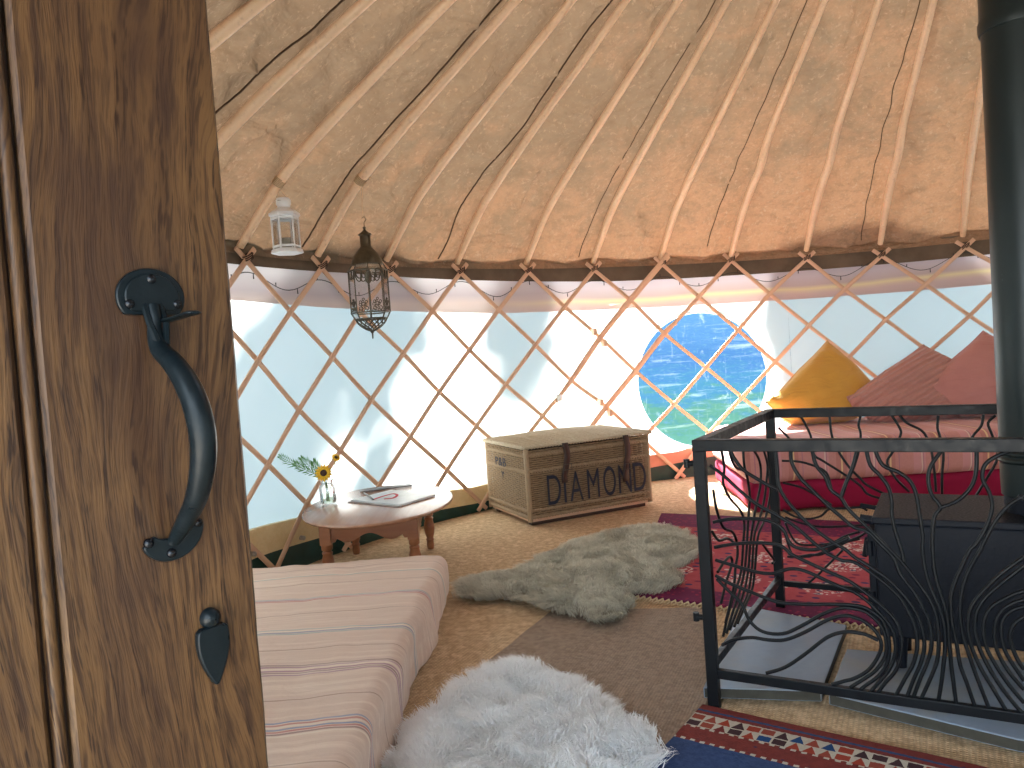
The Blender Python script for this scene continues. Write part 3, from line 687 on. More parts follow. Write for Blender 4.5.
slab_poly('brown_rug', wob([(.09,3.03),(.70,2.945),(.545,2.25),(.10,1.42),(-.70,1.42),(-.23,2.42)]), 0, .008, BRUG, (0,2,0), R_(-25), 'flat brown woven rug in the middle of the floor between the two sheepskins', 'rug')
red = slab_poly('red_rug', wob([(.40,3.15),(.80,4.62),(2.72,3.86),(2.14,1.86)][0:1]+[(.84,4.58),(2.55,3.62),(1.95,2.12)], 12, .01), .0085, .0205, RRUG, (1.35,3.3,0), math.atan2(-1.03,1.55), 'red tribal rug with dark and cream figures under the fire guard', 'rug')
# knotted fringe on its near edge
p0, p1 = Vector((.40,3.15,.016)), Vector((1.95,2.12,.016)); d = (p1-p0); dn = d.normalized(); out_ = Vector((dn.y,-dn.x,0)); mb = MB()
for k in range(70):
    p = p0+d*(k+.5)/70
    for s_ in (-1,1): mb.tube([p, p+out_*.018+dn*.010*s_+Vector((0,0,-.004)), p+out_*.034+dn*.004*s_-Vector((0,0,.008))], [.004,.0035,.002], 5)
f = mb.build('knotted_fringe', CREAM); f.parent = red; f.matrix_parent_inverse = (Matrix.Translation(red.location) @ Matrix.Rotation(red.rotation_euler.z,4,'Z')).inverted()
kd = Vector((.49,-.355,0)).normalized()
slab_poly('bordered_rug', wob([(.475,2.140),(1.37,1.49),(1.0,.95),(.05,1.56)], 14, .006), .008, .016, KILIM, (.475,2.140,0), math.atan2(kd.y, kd.x), 'navy rug with a red and cream patterned border in front of the fire guard', 'rug')
slab_poly('small_red_rug', wob([(-.375,1.99),(-.33,2.17),(-.22,2.22),(-.05,2.0),(-.25,1.7)], 5, .01), .008, .014, RRUG, (-.2,2,0), .4, 'dark red rug corner showing between the striped mattress and the white sheepskin', 'rug')

# hearth slabs
def stone(poly, z0, z1, name, label):
    cx_ = sum(p[0] for p in poly)/len(poly); cy_ = sum(p[1] for p in poly)/len(poly)
    pts = wob([(x-cx_, y-cy_) for x, y in poly], 6, .004)
    o = MB().prism(pts, z0, z1).build(name, SLATE, smooth=False, bevel=.003); o.data.materials.append(MOSS)
    for p_ in o.data.polygons: p_.material_index = 0 if abs(p_.normal.z) > .5 else 1
    o.modifiers['bevel'].material = 0; o.location = (cx_, cy_, 0)
    return tag(o, label, 'paving slab', 'stone slabs of the hearth')
stone([(.488,2.178),(.800,2.105),(1.075,2.57),(.80,2.83)], .014, .046, 'hearth_slab', 'large blue-grey stone slab at the left corner of the fire guard')
stone([(.812,2.085),(1.14,1.79),(1.66,1.50),(2.0,1.92),(1.42,2.20),(.99,2.375)], .014, .046, 'hearth_slab', 'greenish stone slab under the black stove')

# ---------------------------------------------------------------- fire guard
FRONT = [
 [ (0.148,0.123),(0.199,0.147),(0.252,0.190),(0.310,0.243),(0.354,0.263),(0.390,0.264),(0.407,0.261),(0.432,0.251) ],
 [ (0.031,0.186),(0.066,0.206),(0.115,0.218),(0.157,0.217),(0.203,0.223),(0.256,0.251),(0.313,0.290),(0.356,0.306),(0.378,0.304),(0.403,0.295),(0.428,0.272),(0.439,0.239),(0.427,0.203),(0.403,0.167),(0.370,0.142),(0.348,0.132),(0.315,0.117) ],
 [ (0.027,0.375),(0.056,0.346),(0.091,0.312),(0.112,0.264),(0.146,0.238),(0.198,0.239),(0.245,0.265),(0.302,0.304),(0.347,0.325),(0.379,0.327),(0.410,0.319),(0.439,0.290),(0.450,0.252),(0.446,0.211),(0.424,0.173),(0.396,0.146),(0.369,0.124),(0.360,0.116) ],
 [ (0.024,0.384),(0.063,0.365),(0.134,0.341),(0.191,0.325),(0.259,0.326),(0.325,0.333),(0.379,0.336),(0.410,0.330),(0.440,0.308),(0.454,0.275),(0.457,0.235),(0.450,0.194),(0.428,0.157),(0.395,0.126),(0.382,0.112) ],
 [ (0.027,0.428),(0.078,0.416),(0.137,0.403),(0.184,0.403),(0.225,0.419),(0.264,0.416),(0.318,0.394),(0.360,0.377),(0.381,0.371),(0.411,0.350),(0.440,0.319),(0.460,0.293),(0.471,0.260),(0.469,0.220),(0.454,0.178),(0.427,0.139),(0.408,0.113) ],
 [ (0.026,0.464),(0.082,0.477),(0.142,0.484),(0.200,0.482),(0.227,0.463),(0.227,0.461),(0.265,0.443),(0.319,0.420),(0.361,0.403),(0.382,0.391),(0.412,0.368),(0.442,0.342),(0.470,0.311),(0.484,0.273),(0.484,0.228),(0.470,0.180),(0.443,0.142),(0.425,0.113) ],
 [ (0.027,0.535),(0.074,0.546),(0.146,0.550),(0.192,0.541),(0.216,0.522),(0.226,0.495),(0.245,0.478),(0.289,0.475),(0.333,0.490),(0.377,0.513) ],
 [ (0.028,0.695),(0.063,0.668),(0.103,0.629),(0.148,0.591),(0.204,0.560),(0.248,0.532),(0.290,0.493),(0.321,0.469),(0.311,0.473),(0.353,0.452),(0.385,0.449),(0.425,0.423),(0.459,0.395),(0.488,0.364),(0.506,0.326),(0.517,0.294),(0.520,0.249),(0.510,0.203),(0.489,0.160),(0.467,0.114) ],
 [ (0.085,0.744),(0.096,0.715),(0.118,0.684),(0.152,0.661),(0.180,0.644),(0.205,0.632) ],
 [ (0.206,0.744),(0.208,0.692),(0.209,0.644),(0.224,0.609),(0.250,0.574),(0.282,0.540),(0.323,0.507),(0.365,0.481),(0.385,0.463),(0.421,0.440),(0.460,0.412),(0.493,0.376),(0.514,0.344),(0.529,0.307),(0.536,0.257),(0.528,0.211),(0.509,0.163),(0.491,0.112) ],
 [ (0.245,0.744),(0.246,0.704),(0.266,0.663),(0.297,0.629),(0.328,0.595),(0.358,0.567),(0.389,0.540),(0.420,0.530),(0.449,0.498),(0.477,0.466),(0.490,0.426),(0.518,0.384),(0.536,0.346),(0.549,0.309),(0.552,0.259),(0.542,0.213),(0.523,0.165),(0.505,0.112) ],
 [ (0.298,0.744),(0.306,0.699),(0.326,0.670),(0.338,0.636),(0.361,0.616),(0.375,0.591),(0.391,0.571),(0.420,0.541),(0.449,0.509),(0.483,0.472),(0.501,0.449),(0.529,0.407),(0.551,0.370),(0.564,0.333),(0.567,0.294),(0.567,0.255),(0.562,0.216),(0.548,0.175),(0.521,0.109) ],
 [ (0.406,0.744),(0.393,0.694),(0.376,0.654),(0.362,0.616) ],
 [ (0.427,0.742),(0.435,0.700),(0.457,0.673),(0.473,0.645),(0.479,0.612),(0.478,0.572),(0.485,0.528),(0.496,0.484),(0.499,0.460) ],
 [ (0.447,0.742),(0.463,0.701),(0.497,0.684),(0.521,0.663),(0.534,0.630),(0.539,0.581),(0.544,0.526),(0.542,0.491),(0.545,0.447),(0.555,0.398),(0.570,0.355),(0.580,0.312),(0.581,0.257),(0.576,0.212),(0.569,0.161),(0.559,0.107) ],
 [ (0.595,0.743),(0.570,0.702),(0.562,0.669),(0.567,0.631),(0.585,0.600),(0.572,0.577),(0.566,0.538),(0.564,0.492),(0.566,0.438),(0.576,0.384),(0.588,0.330),(0.590,0.264),(0.592,0.209),(0.595,0.165),(0.599,0.108) ],
 [ (0.666,0.743),(0.662,0.682),(0.647,0.644),(0.618,0.614),(0.586,0.599) ],
 [ (0.739,0.743),(0.704,0.724),(0.681,0.703),(0.675,0.671),(0.687,0.640),(0.692,0.603),(0.680,0.560),(0.658,0.516),(0.643,0.498),(0.621,0.448),(0.602,0.397),(0.597,0.353),(0.599,0.309),(0.606,0.261),(0.611,0.212),(0.623,0.170),(0.639,0.109) ],
 [ (0.756,0.632),(0.726,0.610),(0.698,0.572),(0.674,0.523),(0.664,0.499),(0.639,0.449),(0.623,0.399),(0.616,0.344),(0.619,0.290),(0.629,0.247),(0.641,0.200),(0.655,0.153),(0.669,0.107) ],
 [ (0.751,0.489),(0.702,0.443),(0.664,0.397),(0.640,0.357),(0.631,0.313),(0.636,0.264),(0.653,0.212),(0.678,0.162),(0.704,0.110) ],
 [ (0.750,0.468),(0.710,0.428),(0.673,0.388),(0.651,0.348),(0.645,0.304),(0.654,0.256),(0.675,0.205),(0.700,0.160),(0.736,0.110) ],
 [ (0.748,0.408),(0.718,0.392),(0.681,0.362),(0.664,0.322),(0.666,0.268),(0.685,0.222),(0.710,0.178),(0.738,0.140) ],
 [ (0.747,0.387),(0.717,0.371),(0.694,0.342),(0.685,0.298),(0.690,0.255),(0.711,0.210),(0.739,0.172) ],
 [ (0.747,0.371),(0.721,0.358),(0.702,0.332),(0.699,0.294),(0.708,0.252),(0.740,0.193) ],
 [ (0.746,0.347),(0.724,0.324),(0.716,0.291),(0.726,0.250),(0.741,0.220) ],
]
SIDE = [
 [ (0.205,0.714),(0.227,0.651),(0.206,0.607),(0.266,0.548),(0.368,0.491),(0.410,0.438),(0.382,0.372),(0.339,0.295),(0.252,0.250),(0.170,0.207),(0.115,0.166) ],
 [ (0.286,0.703),(0.314,0.658),(0.370,0.624),(0.461,0.605) ],
 [ (0.449,0.679),(0.450,0.621),(0.481,0.571),(0.496,0.509),(0.469,0.454),(0.443,0.401),(0.420,0.348),(0.376,0.284),(0.300,0.235),(0.217,0.199),(0.150,0.164) ],
 [ (0.560,0.663),(0.640,0.614),(0.661,0.571),(0.643,0.519),(0.574,0.462),(0.518,0.413),(0.466,0.351),(0.420,0.272),(0.349,0.220),(0.264,0.190),(0.185,0.162) ],
 [ (0.710,0.641),(0.759,0.571),(0.728,0.511),(0.683,0.456),(0.608,0.409),(0.530,0.373),(0.499,0.327),(0.463,0.260),(0.406,0.209),(0.314,0.181),(0.232,0.155) ],
 [ (0.774,0.632),(0.797,0.515),(0.756,0.441),(0.684,0.392),(0.581,0.360),(0.541,0.316),(0.501,0.249),(0.456,0.202),(0.367,0.178),(0.269,0.153) ],
 [ (0.105,0.606),(0.125,0.543),(0.180,0.477),(0.268,0.443),(0.310,0.404),(0.314,0.361),(0.281,0.325),(0.259,0.283),(0.199,0.232),(0.145,0.196) ],
 [ (0.071,0.490),(0.128,0.450),(0.218,0.434),(0.307,0.391) ],
 [ (0.100,0.363),(0.158,0.373),(0.229,0.374),(0.248,0.348),(0.180,0.313),(0.113,0.266) ],
 [ (0.632,0.309),(0.718,0.254),(0.777,0.215),(0.748,0.211) ],
]
BACK = [
 [ (0.028,0.699),(0.058,0.665),(0.072,0.641) ],
 [ (0.109,0.742),(0.139,0.669),(0.147,0.600),(0.176,0.576),(0.234,0.536),(0.295,0.490),(0.318,0.459),(0.359,0.444) ],
 [ (0.207,0.740),(0.211,0.668),(0.230,0.612),(0.264,0.553),(0.297,0.514),(0.319,0.490),(0.374,0.460) ],
 [ (0.309,0.738),(0.301,0.703),(0.306,0.668),(0.292,0.593),(0.262,0.513) ],
 [ (0.408,0.736),(0.430,0.694),(0.432,0.667),(0.405,0.609),(0.386,0.570),(0.411,0.516),(0.451,0.470) ],
 [ (0.432,0.736),(0.454,0.709),(0.494,0.685),(0.512,0.658),(0.524,0.609),(0.530,0.533),(0.531,0.473) ],
 [ (0.549,0.733),(0.545,0.692),(0.551,0.662),(0.559,0.602),(0.552,0.534),(0.549,0.466) ],
 [ (0.679,0.734),(0.672,0.698),(0.648,0.665),(0.634,0.632) ],
 [ (0.713,0.730),(0.691,0.705),(0.701,0.665),(0.714,0.595),(0.680,0.521),(0.647,0.461) ],
 [ (0.034,0.575),(0.100,0.571),(0.160,0.551),(0.189,0.527),(0.201,0.471) ],
 [ (0.033,0.492),(0.095,0.477),(0.140,0.453),(0.198,0.415) ],
 [ (0.028,0.391),(0.066,0.368),(0.112,0.360),(0.158,0.372),(0.190,0.400),(0.242,0.404),(0.292,0.410),(0.315,0.399) ],
 [ (0.034,0.363),(0.088,0.344),(0.164,0.333),(0.289,0.345),(0.312,0.347) ],
 [ (0.031,0.308),(0.040,0.259),(0.058,0.218),(0.113,0.226),(0.159,0.233),(0.236,0.279),(0.287,0.306),(0.311,0.324) ],
 [ (0.103,0.119),(0.156,0.173),(0.227,0.252) ],
 [ (0.034,0.214),(0.097,0.218),(0.159,0.239),(0.221,0.276),(0.286,0.296) ],
 [ (0.287,0.322),(0.237,0.303),(0.191,0.276),(0.130,0.264),(0.068,0.269),(0.033,0.342) ],
]
F0 = Vector((.51,2.143,0)); B0 = Vector((.951,2.857,0)); U = Vector((.868,-.497,0)).normalized(); Vv = (B0-F0).normalized(); SL = (B0-F0).length; FLn = 1.50
FG = thing('fire_guard', 'black wrought iron fire guard of flowing bars round the stove', 'fire guard', F0)
Mfg = Matrix.Translation(F0)
def fgb(mb, name, bevel=0, parent=None, smooth=True): return mb.build(name, IRON2, parent or FG, bevel=bevel, smooth=smooth)
def bar(P, Q, w, h, name):
    P, Q = Vector(P), Vector(Q); d = (Q-P); L = d.length; mid = (P+Q)/2
    if abs(d.z) > .9*L: M = frame(mid, U); fgb(MB().box((0,0,0), (w,h,L), M), name, .002, smooth=False)
    else: M = frame(mid, d); fgb(MB().box((0,0,0), (L,w,h), M), name, .002, smooth=False)
F1 = F0+U*FLn; B1 = B0+U*FLn; TZ = .752
for P, zf in ((F0,.001), (B0,.0215), (F1,.001), (B1,.0215)): bar(P+Vector((0,0,zf)), P+Vector((0,0,TZ+.012)), .032, .028, 'post')
Zt = Vector((0,0,TZ)); Zb = Vector((0,0,.103))
bar(F0-U*.016+Zt, F1+U*.016+Zt, .032, .032, 'top_rail'); bar(B0-U*.016+Zt, B1+U*.016+Zt, .032, .032, 'top_rail'); bar(F0+Zt, B0+Zt, .032, .032, 'top_rail'); bar(F1+Zt, B1+Zt, .032, .032, 'top_rail')
bar(F0+Zb, F1+Zb, .018, .026, 'bottom_rail'); bar(B0+Zb+Vector((0,0,.008)), B1+Zb+Vector((0,0,.008)), .018, .020, 'bottom_rail'); bar(F0+Zb+Vector((0,0,.03)), B0+Zb+Vector((0,0,.015)), .018, .026, 'bottom_rail'); bar(F1+Zb, B1+Zb, .018, .026, 'bottom_rail')
def bars(tab, O, d, r, off=0, mirror=None):
    n = Vector((-d.y, d.x, 0))
    for c in tab:
        c2 = [(mirror-s_, z) for s_, z in c] if mirror else c
        if mirror and max(s_ for s_, z in c2) < .78: continue
        pts = smooth_path([O+d*s_+Vector((0,0,min(max(z,.10),TZ-.012)))+n*off for s_, z in c2], 4)
        fgb(MB().tube(pts, r, 8), 'bar')
bars(FRONT, F0, U, .0049)
bars([c for c in FRONT[4:]], F0, U, .0049, 0, FLn)
bars(SIDE, F0, Vv, .0043); bars(BACK, B0, U, .0043)
bars([c for c in BACK[1:9]], B0, U, .0043, 0, FLn)
for z in (.70,.26):   # hook eyes on the corner post
    p = F0-U*.016+Vector((0,0,z)); MB().tube([p, p-U*.018], .008, 8).build('hook_eye', IRON2, FG); 
    MB().tube([p-U*.022+Vector((0,0,.012)), p-U*.022-Vector((0,0,.012))], .009, 8).build('hook_eye', IRON2, FG)

# ---------------------------------------------------------------- stove
P = Vector((1.015,2.200,0)); Ms = frame(P, U)   # local x along the guard, y away from the viewer
ST = thing('wood_stove', 'black box wood burning stove inside the fire guard', 'stove', P)
def sb(mb, name, mat=STOVE, bevel=0, smooth=False, parent=None): return mb.build(name, mat, parent or ST, bevel=bevel, smooth=smooth)
SW, SD = .58, .36
sb(MB().box((SW/2,SD/2,.315), (SW,SD,.33), Ms), 'body', bevel=.006)
sb(MB().box((SW/2,SD/2,.490), (SW+.012,SD+.012,.020), Ms), 'top_plate', bevel=.004)
for x in (.05,SW-.05):
    for y in (.05,SD-.05): sb(MB().lathe([(.014,.047 if y < .2 else .001),(.018,.10),(.024,.152)], (x,y,0), 12, M=Ms), 'leg')
dr = sb(MB().box((-.012,SD/2,.32), (.022,SD-.06,.27), Ms), 'stove_door', bevel=.004)
for z in (.25,.40): sb(MB().tube([Ms @ Vector((-.018,.035,z-.022)), Ms @ Vector((-.018,.035,z+.022))], .011, 10), 'door_hinge', parent=dr)
sb(MB().tube([Ms @ Vector((-.02,.30,.36)), Ms @ Vector((-.05,.30,.36)), Ms @ Vector((-.06,.30,.30))], .008, 8), 'door_handle', parent=dr)
sb(MB().tube([Ms @ Vector((-.004,.08,.47)), Ms @ Vector((-.045,.08,.475))], .014, 10), 'air_knob')
sb(MB().tube([Ms @ Vector((-.004,.20,.482)), Ms @ Vector((-.055,.22,.486))], .007, 10), 'damper_rod')
PC = Vector((1.446,2.137,0))
sb(MB().lathe([(.078,.498),(.078,.545),(.070,.548)], (PC.x,PC.y,0), 32), 'flue_collar', smooth=True)
FP = thing('flue_pipe', 'black vertical flue pipe rising from the stove through the roof', 'flue pipe', (PC.x,PC.y,.548))
MB().lathe([(.084,.548),(.086,.60),(.086,1.86)], (PC.x,PC.y,0), 48).build('lower_pipe', PIPE, FP)
MB().lathe([(.091,1.83),(.093,1.84),(.093,1.86),(.089,1.872),(.089,3.45)], (PC.x,PC.y,0), 48).build('upper_pipe', PIPE, FP)
for z in (.648,.668): MB().lathe([(.086,z-.008),(.0905,z-.004),(.0905,z+.004),(.086,z+.008)], (PC.x,PC.y,0), 48, cap=False).build('swaged_band', PIPE, FP)

# ---------------------------------------------------------------- soft box helper
def soft_box(x0, x1, y0, y1, z0, z1, r, fn=None, nx=40, ny=60, nz=10):
    """rounded box surface as a bent grid shell"""
    bm = bmesh.new(); bmesh.ops.create_cube(bm, size=2.0)
    me = bpy.data.meshes.new('tmp')
    seg = max(nx, ny)
    mb = MB(); hx_, hy, hz = (x1-x0)/2, (y1-y0)/2, (z1-z0)/2; c = Vector(((x0+x1)/2, (y0+y1)/2, (z0+z1)/2))
    bm.free()
    def face(ax, sgn, n1, n2):
        o_ = [0,1,2]; o_.remove(ax); a1, a2 = o_
        h = (hx_, hy, hz)
        def f(u, v):
            p = [0,0,0]; p[ax] = sgn*h[ax]; p[a1] = (2*u-1)*h[a1]; p[a2] = (2*v-1)*h[a2]
            q = Vector([max(-h[k]+r, min(h[k]-r, p[k])) for k in range(3)]); d = Vector(p)-q
            if d.length > 1e-9: p = q + d.normalized()*r
            w = Vector(p)+c
            return fn(w) if fn else w
        mb.grid(f, n1, n2)
    face(2,1,nx,ny); face(2,-1,nx,ny); face(0,1,ny,nz); face(0,-1,ny,nz); face(1,1,nx,nz); face(1,-1,nx,nz)
    return mb
def weld(o, d=.0006):
    bm = bmesh.new(); bm.from_mesh(o.data); bmesh.ops.remove_doubles(bm, verts=bm.verts, dist=d); bmesh.ops.recalc_face_normals(bm, faces=bm.faces)
    bm.to_mesh(o.data); bm.free()
    for p in o.data.polygons: p.use_smooth = True
# striped mattress, left foreground
def mfn(p):
    q = p.copy(); t = (p.z-.01)/.19
    if p.z > .12: q.z += .008*noise.noise(Vector((p.x*4, p.y*3, 0)))+.004*noise.noise(Vector((p.x*14+p.y*5, p.y*9, 2)))
    if p.x > -.45: 
        q.x += .018*noise.noise(Vector((p.y*3.2, p.z*5, 4)))+.012*noise.noise(Vector((p.y*9, p.z*4, 8))) + .03*math.exp(-((p.y-2.72)/.16)**2)*max(0,1-t)
    if p.x > -.7: q.x -= .052*(3.28-p.y)/1.68*min(1,(p.x+.7)/.3)
    if p.y > 3.2: q.y += .012*noise.noise(Vector((p.x*5, p.z*5, 6)))
    return q
mb = soft_box(-1.22,-.338,1.12,3.30,.006,.205,.045,mfn,70,170,18)
mt = mb.build('striped_mattress', COVER, origin=(-.8,2.2,0)); weld(mt)
tag(mt, 'low floor mattress under a salmon striped cotton cover beside the open door', 'mattress')

# day bed
DB = thing('day_bed', 'low day bed with pink striped spread and raspberry base under the cushions', 'day bed', (2.4,4.9,0))
Mb = frame(Vector((1.33,4.44,0)), (1,-.07))
def bfn(p):
    q = p.copy(); q.x += .012*noise.noise(Vector((p.x*3, p.y*3, p.z*6))); q.y += .012*noise.noise(Vector((p.x*3.5, p.z*7, 4))); q.z += .008*noise.noise(Vector((p.x*4, p.y*4, 9)))
    return Mb @ q
for nm, mt_, z0, z1, g_, r in (('bed_base', RASP, .006,.185,.012,.05), ('mattress_cover', DAY, .175,.415,0,.06)):
    mb = soft_box(g_, 2.1, g_, 1.10, z0, z1, r, bfn, 90, 44, 14)
    o = MB(); o.v = mb.v; o.f = mb.f
    o = o.build(nm, mt_, DB, origin=(2.4,4.9,0)); weld(o)

# cushions standing on a corner
def cushion(name, c, half, apex, bot, lean, yaw, mat, label, thick=.085, skew=0):
    mb = MB(); n = 41
    def side(sg):
        def f(u, v):
            a, b = 2*u-1, 2*v-1
            e = (1-a**2)*(1-b**2); h = thick*max(0,e)**.42
            pin = 1-.10*(1-max(abs(a),abs(b))**3)*0 - .055*(1-abs(abs(a)-abs(b)))*(max(abs(a),abs(b))**4)*(1-min(abs(a),abs(b))**2)
            a, b = a*pin, b*pin
            x = (a-b)/2*2*half/2; z = (a+b)/2
            x = (a-b)*half/2
            z = z*apex if z > 0 else -bot*math.sin(PI/2*min(1, -z*1.7))
            x *= 1 + (.12*(1-abs(a+b)/2) if z < 0 else 0)
            h2 = h*(1+.25*max(0,-(a+b)/2)) + .020*noise.noise(Vector((x*7, z*10+sg, half*9)))*e + .026*math.sin((x*.8+z)*26)*e*noise.noise(Vector((x*5,z*5,half)))
            return Vector((x+skew*z, sg*h2, z))
        return f
    mb.grid(side(1), n, n); mb.grid(side(-1), n, n)
    M = Matrix.Translation(c) @ Matrix.Rotation(yaw, 4, 'Z') @ Matrix.Rotation(lean, 4, 'X')
    o = mb.build(name, mat); weld(o); o.matrix_world = M
    # seam piping round the edge
    pts = []
    for k in range(4*16):
        s_, t = divmod(k, 16); t /= 16
        a, b = [(-1+2*t,-1),(1,-1+2*t),(1-2*t,1),(-1,1-2*t)][s_]
        pts.append(side(1)((a+1)/2, (b+1)/2))
    pm = MB().tube(pts, .004, 6, closed=True); po = pm.build('piping', mat, None); po.parent = o
    return tag(o, label, 'cushion', 'scatter cushions on the day bed')
cushion('cushion', (2.13,5.24,.60), .39, .40, .185, R_(-22), R_(4), MUST, 'mustard yellow cushion standing on its corner against the trellis', .15, .27)
cushion('cushion', (2.70,5.06,.585), .49, .345, .18, R_(-24), R_(-6), PINK, 'dusty pink pleated cushion between the mustard one and the flue pipe', .14, .22)
cushion('cushion', (3.09,4.93,.63), .43, .36, .205, R_(-20), R_(-10), MAUVE, 'smooth mauve pink cushion overlapping the pleated one beside the flue pipe', .14, .0)

# ---------------------------------------------------------------- wicker hamper
HC = Vector((.053,4.544,0)); HU = Vector((.778,.350,0)).normalized(); Mh = frame(HC, HU); HL, HW, HH = .853, .60, .46
HM = thing('wicker_hamper', 'large willow hamper with leather straps and navy painted lettering', 'hamper', HC)
def hb(mb, name, mat, parent=None, **kw): return mb.build(name, mat, parent or HM, **kw)
def weave(mb, P, Q, z0, z1, nst, inward_, amp=.0105, rowh=.0125, rad=.0052, M=Mh):
    """rows of willow going in and out of nst stakes along the line P-Q (local), face normal away from inward_"""
    P, Q = Vector(P), Vector(Q); d = Q-P; n = Vector((inward_[0], inward_[1], 0)); rows_ = int((z1-z0)/rowh)
    for r in range(rows_):
        z = z0+(r+.5)*rowh; pts = []
        m = nst*4
        for k in range(m+1):
            t = k/m; s_ = math.sin(PI*nst*t + (PI if r % 2 else 0))
            # paired weaving: neighbours read as vertical ribs, as in the photograph
            s_ = .78*abs(math.sin(PI*nst*t))*1.0 + .22*s_
            pts.append(M @ (P+d*t - n*(amp*s_) + Vector((0,0,z+.0014*noise.noise(Vector((t*18, r*1.7, 3)))))))
        mb.tube(pts, rad, 5, cap=False)
def rope(mb, P, Q, z, rad, M=Mh, turns=60, strand=.006):
    P, Q = Vector(P), Vector(Q); d = Q-P; n = Vector((-d.y, d.x, 0)).normalized()
    for ph in (0, PI):
        pts = []
        for k in range(turns*3+1):
            t = k/(turns*3); a = 2*PI*turns/2*t+ph
            pts.append(M @ (P+d*t+n*math.cos(a)*rad+Vector((0,0,z+math.sin(a)*rad))))
        mb.tube(pts, strand, 5)
g = .008
C4 = [Vector((0,0,0)), Vector((HL,0,0)), Vector((HL,HW,0)), Vector((0,HW,0))]; INW = [(0,1),(-1,0),(0,-1),(1,0)]; NST = [24,18,24,18]
mb = MB(); mb2 = MB()
for k in range(4):
    P_, Q_ = C4[k], C4[(k+1) % 4]; fl_ = .012
    weave(mb, P_, Q_, .045, HH, NST[k], INW[k])
    for z in (.055,.095,.33,.425): rope(mb2, P_-Vector((*INW[k],0))*.008, Q_-Vector((*INW[k],0))*.008, z, .006, turns=44 if k % 2 == 0 else 34)
    mb2.tube([Mh @ (P_+Vector((0,0,.03))), Mh @ (P_+Vector((0,0,HH+.01)))], .016, 10)
bd = hb(mb, 'woven_body', W1); hb(mb2, 'plaited_band', m_wicker('brown willow band', (.28,.19,.11), (.54,.41,.27)))
hb(MB().box((HL/2,HW/2,.24), (HL-.046,HW-.046,.40), Mh), 'gap_shade', simple('shadowed willow inside', (.045,.025,.014), .9), smooth=False)  # dark box whose colour stands in for shade behind the weave
hb(MB().box((HL/2,HW/2,.035), (HL-.01,HW-.01,.02), Mh), 'base_board', LATH, smooth=False)
for y in (.05, HW-.05): hb(MB().box((HL/2,y,.013), (HL-.04,.05,.026), Mh), 'skid', simple('dark wooden skid', (.07,.04,.025), .7), bevel=.004, smooth=False)
# lid: rows along the length, slightly domed
def lid_z(x, y): 
    u, v = (x/HL)*2-1, (y/HW)*2-1; return HH+.020+.030*max(0,(1-u*u))*max(0,1-v*v)**.7
lid_mb = MB(); rows_ = 46; x0_, x1_, y0_, y1_ = -.022, HL+.022, -.022, HW
for r in range(rows_):
    y = y0_+(y1_-y0_)*(r+.5)/rows_; pts = []
    for k in range(109):
        x = x0_+(x1_-x0_)*k/108; s_ = math.sin(PI*27*k/108*1.0 + (PI if r % 2 else 0))
        pts.append(Mh @ Vector((x, y, lid_z(x,y)+.005*s_)))
    lid_mb.tube(pts, .0072, 5, cap=False)
for k in range(9):
    x = x0_+.05+(x1_-x0_-.1)*k/8; pts = [Mh @ Vector((x, y0_+(y1_-y0_)*q/12, lid_z(x, y0_+(y1_-y0_)*q/12)+.004)) for q in range(13)]; lid_mb.tube(pts, .006, 6)
lid = hb(lid_mb, 'lid', W2)
lr = MB()
for (pa, pb) in (((x0_,y0_),(x1_,y0_)),((x1_,y0_),(x1_,y1_)),((x1_,y1_),(x0_,y1_)),((x0_,y1_),(x0_,y0_))):
    rope(lr, (*pa,0), (*pb,0), HH+.017, .006, turns=44, strand=.0075)
hb(lr, 'lid_rim', W2, lid)
for x, zl in ((.245,.24),(.675,.19)):
    st = MB().grid(lambda u, v: Mh @ Vector((x-.02+.04*u + .012*math.sin(v*5), [-.036,-.036,-.030,-.026][min(3,int(v*3.99))], HH+.02-(HH+.02-zl)*v)), 3, 12)
    o = hb(st, 'leather_strap', LEATHER, solid=.004)
    hb(MB().tube([Mh @ Vector((x-.026+.012,-.036,zl+.11)), Mh @ Vector((x+.026+.012,-.036,zl+.11)), Mh @ Vector((x+.026+.012,-.036,zl+.075)), Mh @ Vector((x-.026+.012,-.036,zl+.075))], .003, 6, closed=True), 'buckle', simple('dark steel buckle', (.09,.08,.07), .35, .9), o)
def lettering(txt, size, M, name, xs=1.0, sp=1.0):
    cu = bpy.data.curves.new(name, 'FONT'); cu.body = txt; cu.size = size; cu.extrude = .0015; cu.offset = -size*.006; cu.space_character = sp
    o = bpy.data.objects.new(name, cu); COL.objects.link(o)
    dg = bpy.context.evaluated_depsgraph_get(); me = bpy.data.meshes.new_from_object(o.evaluated_get(dg)); bpy.data.objects.remove(o)
    me.materials.clear(); me.materials.append(INK); o = bpy.data.objects.new(name, me); COL.objects.link(o)
    Mx = M @ Matrix.Diagonal((xs,1,1,1)); me.transform(Matrix.Translation(-HC) @ Mx); o.parent = HM
    return o
Rx = Matrix.Rotation(PI/2, 4, 'X')
lt = None
for ch, x_, w_ in (('D',.105,.55),('I',.215,.6),('A',.268,.52),('M',.382,.50),('O',.500,.46),('N',.605,.56),('D',.715,.56)):
    lettering(ch, .265, Mh @ Matrix.Translation((x_,-.0195,.115)) @ Rx, 'painted_letter', w_)
Ml = Mh @ Matrix.Translation((-.0215,.43,.335)) @ Matrix.Rotation(-PI/2, 4, 'Z') @ Rx
lettering('P&B', .075, Ml, 'painted_lettering', 1.25, 1.1); lettering('Y', .06, Ml @ Matrix.Translation((.09,-.075,0)), 'painted_lettering', 1.1)

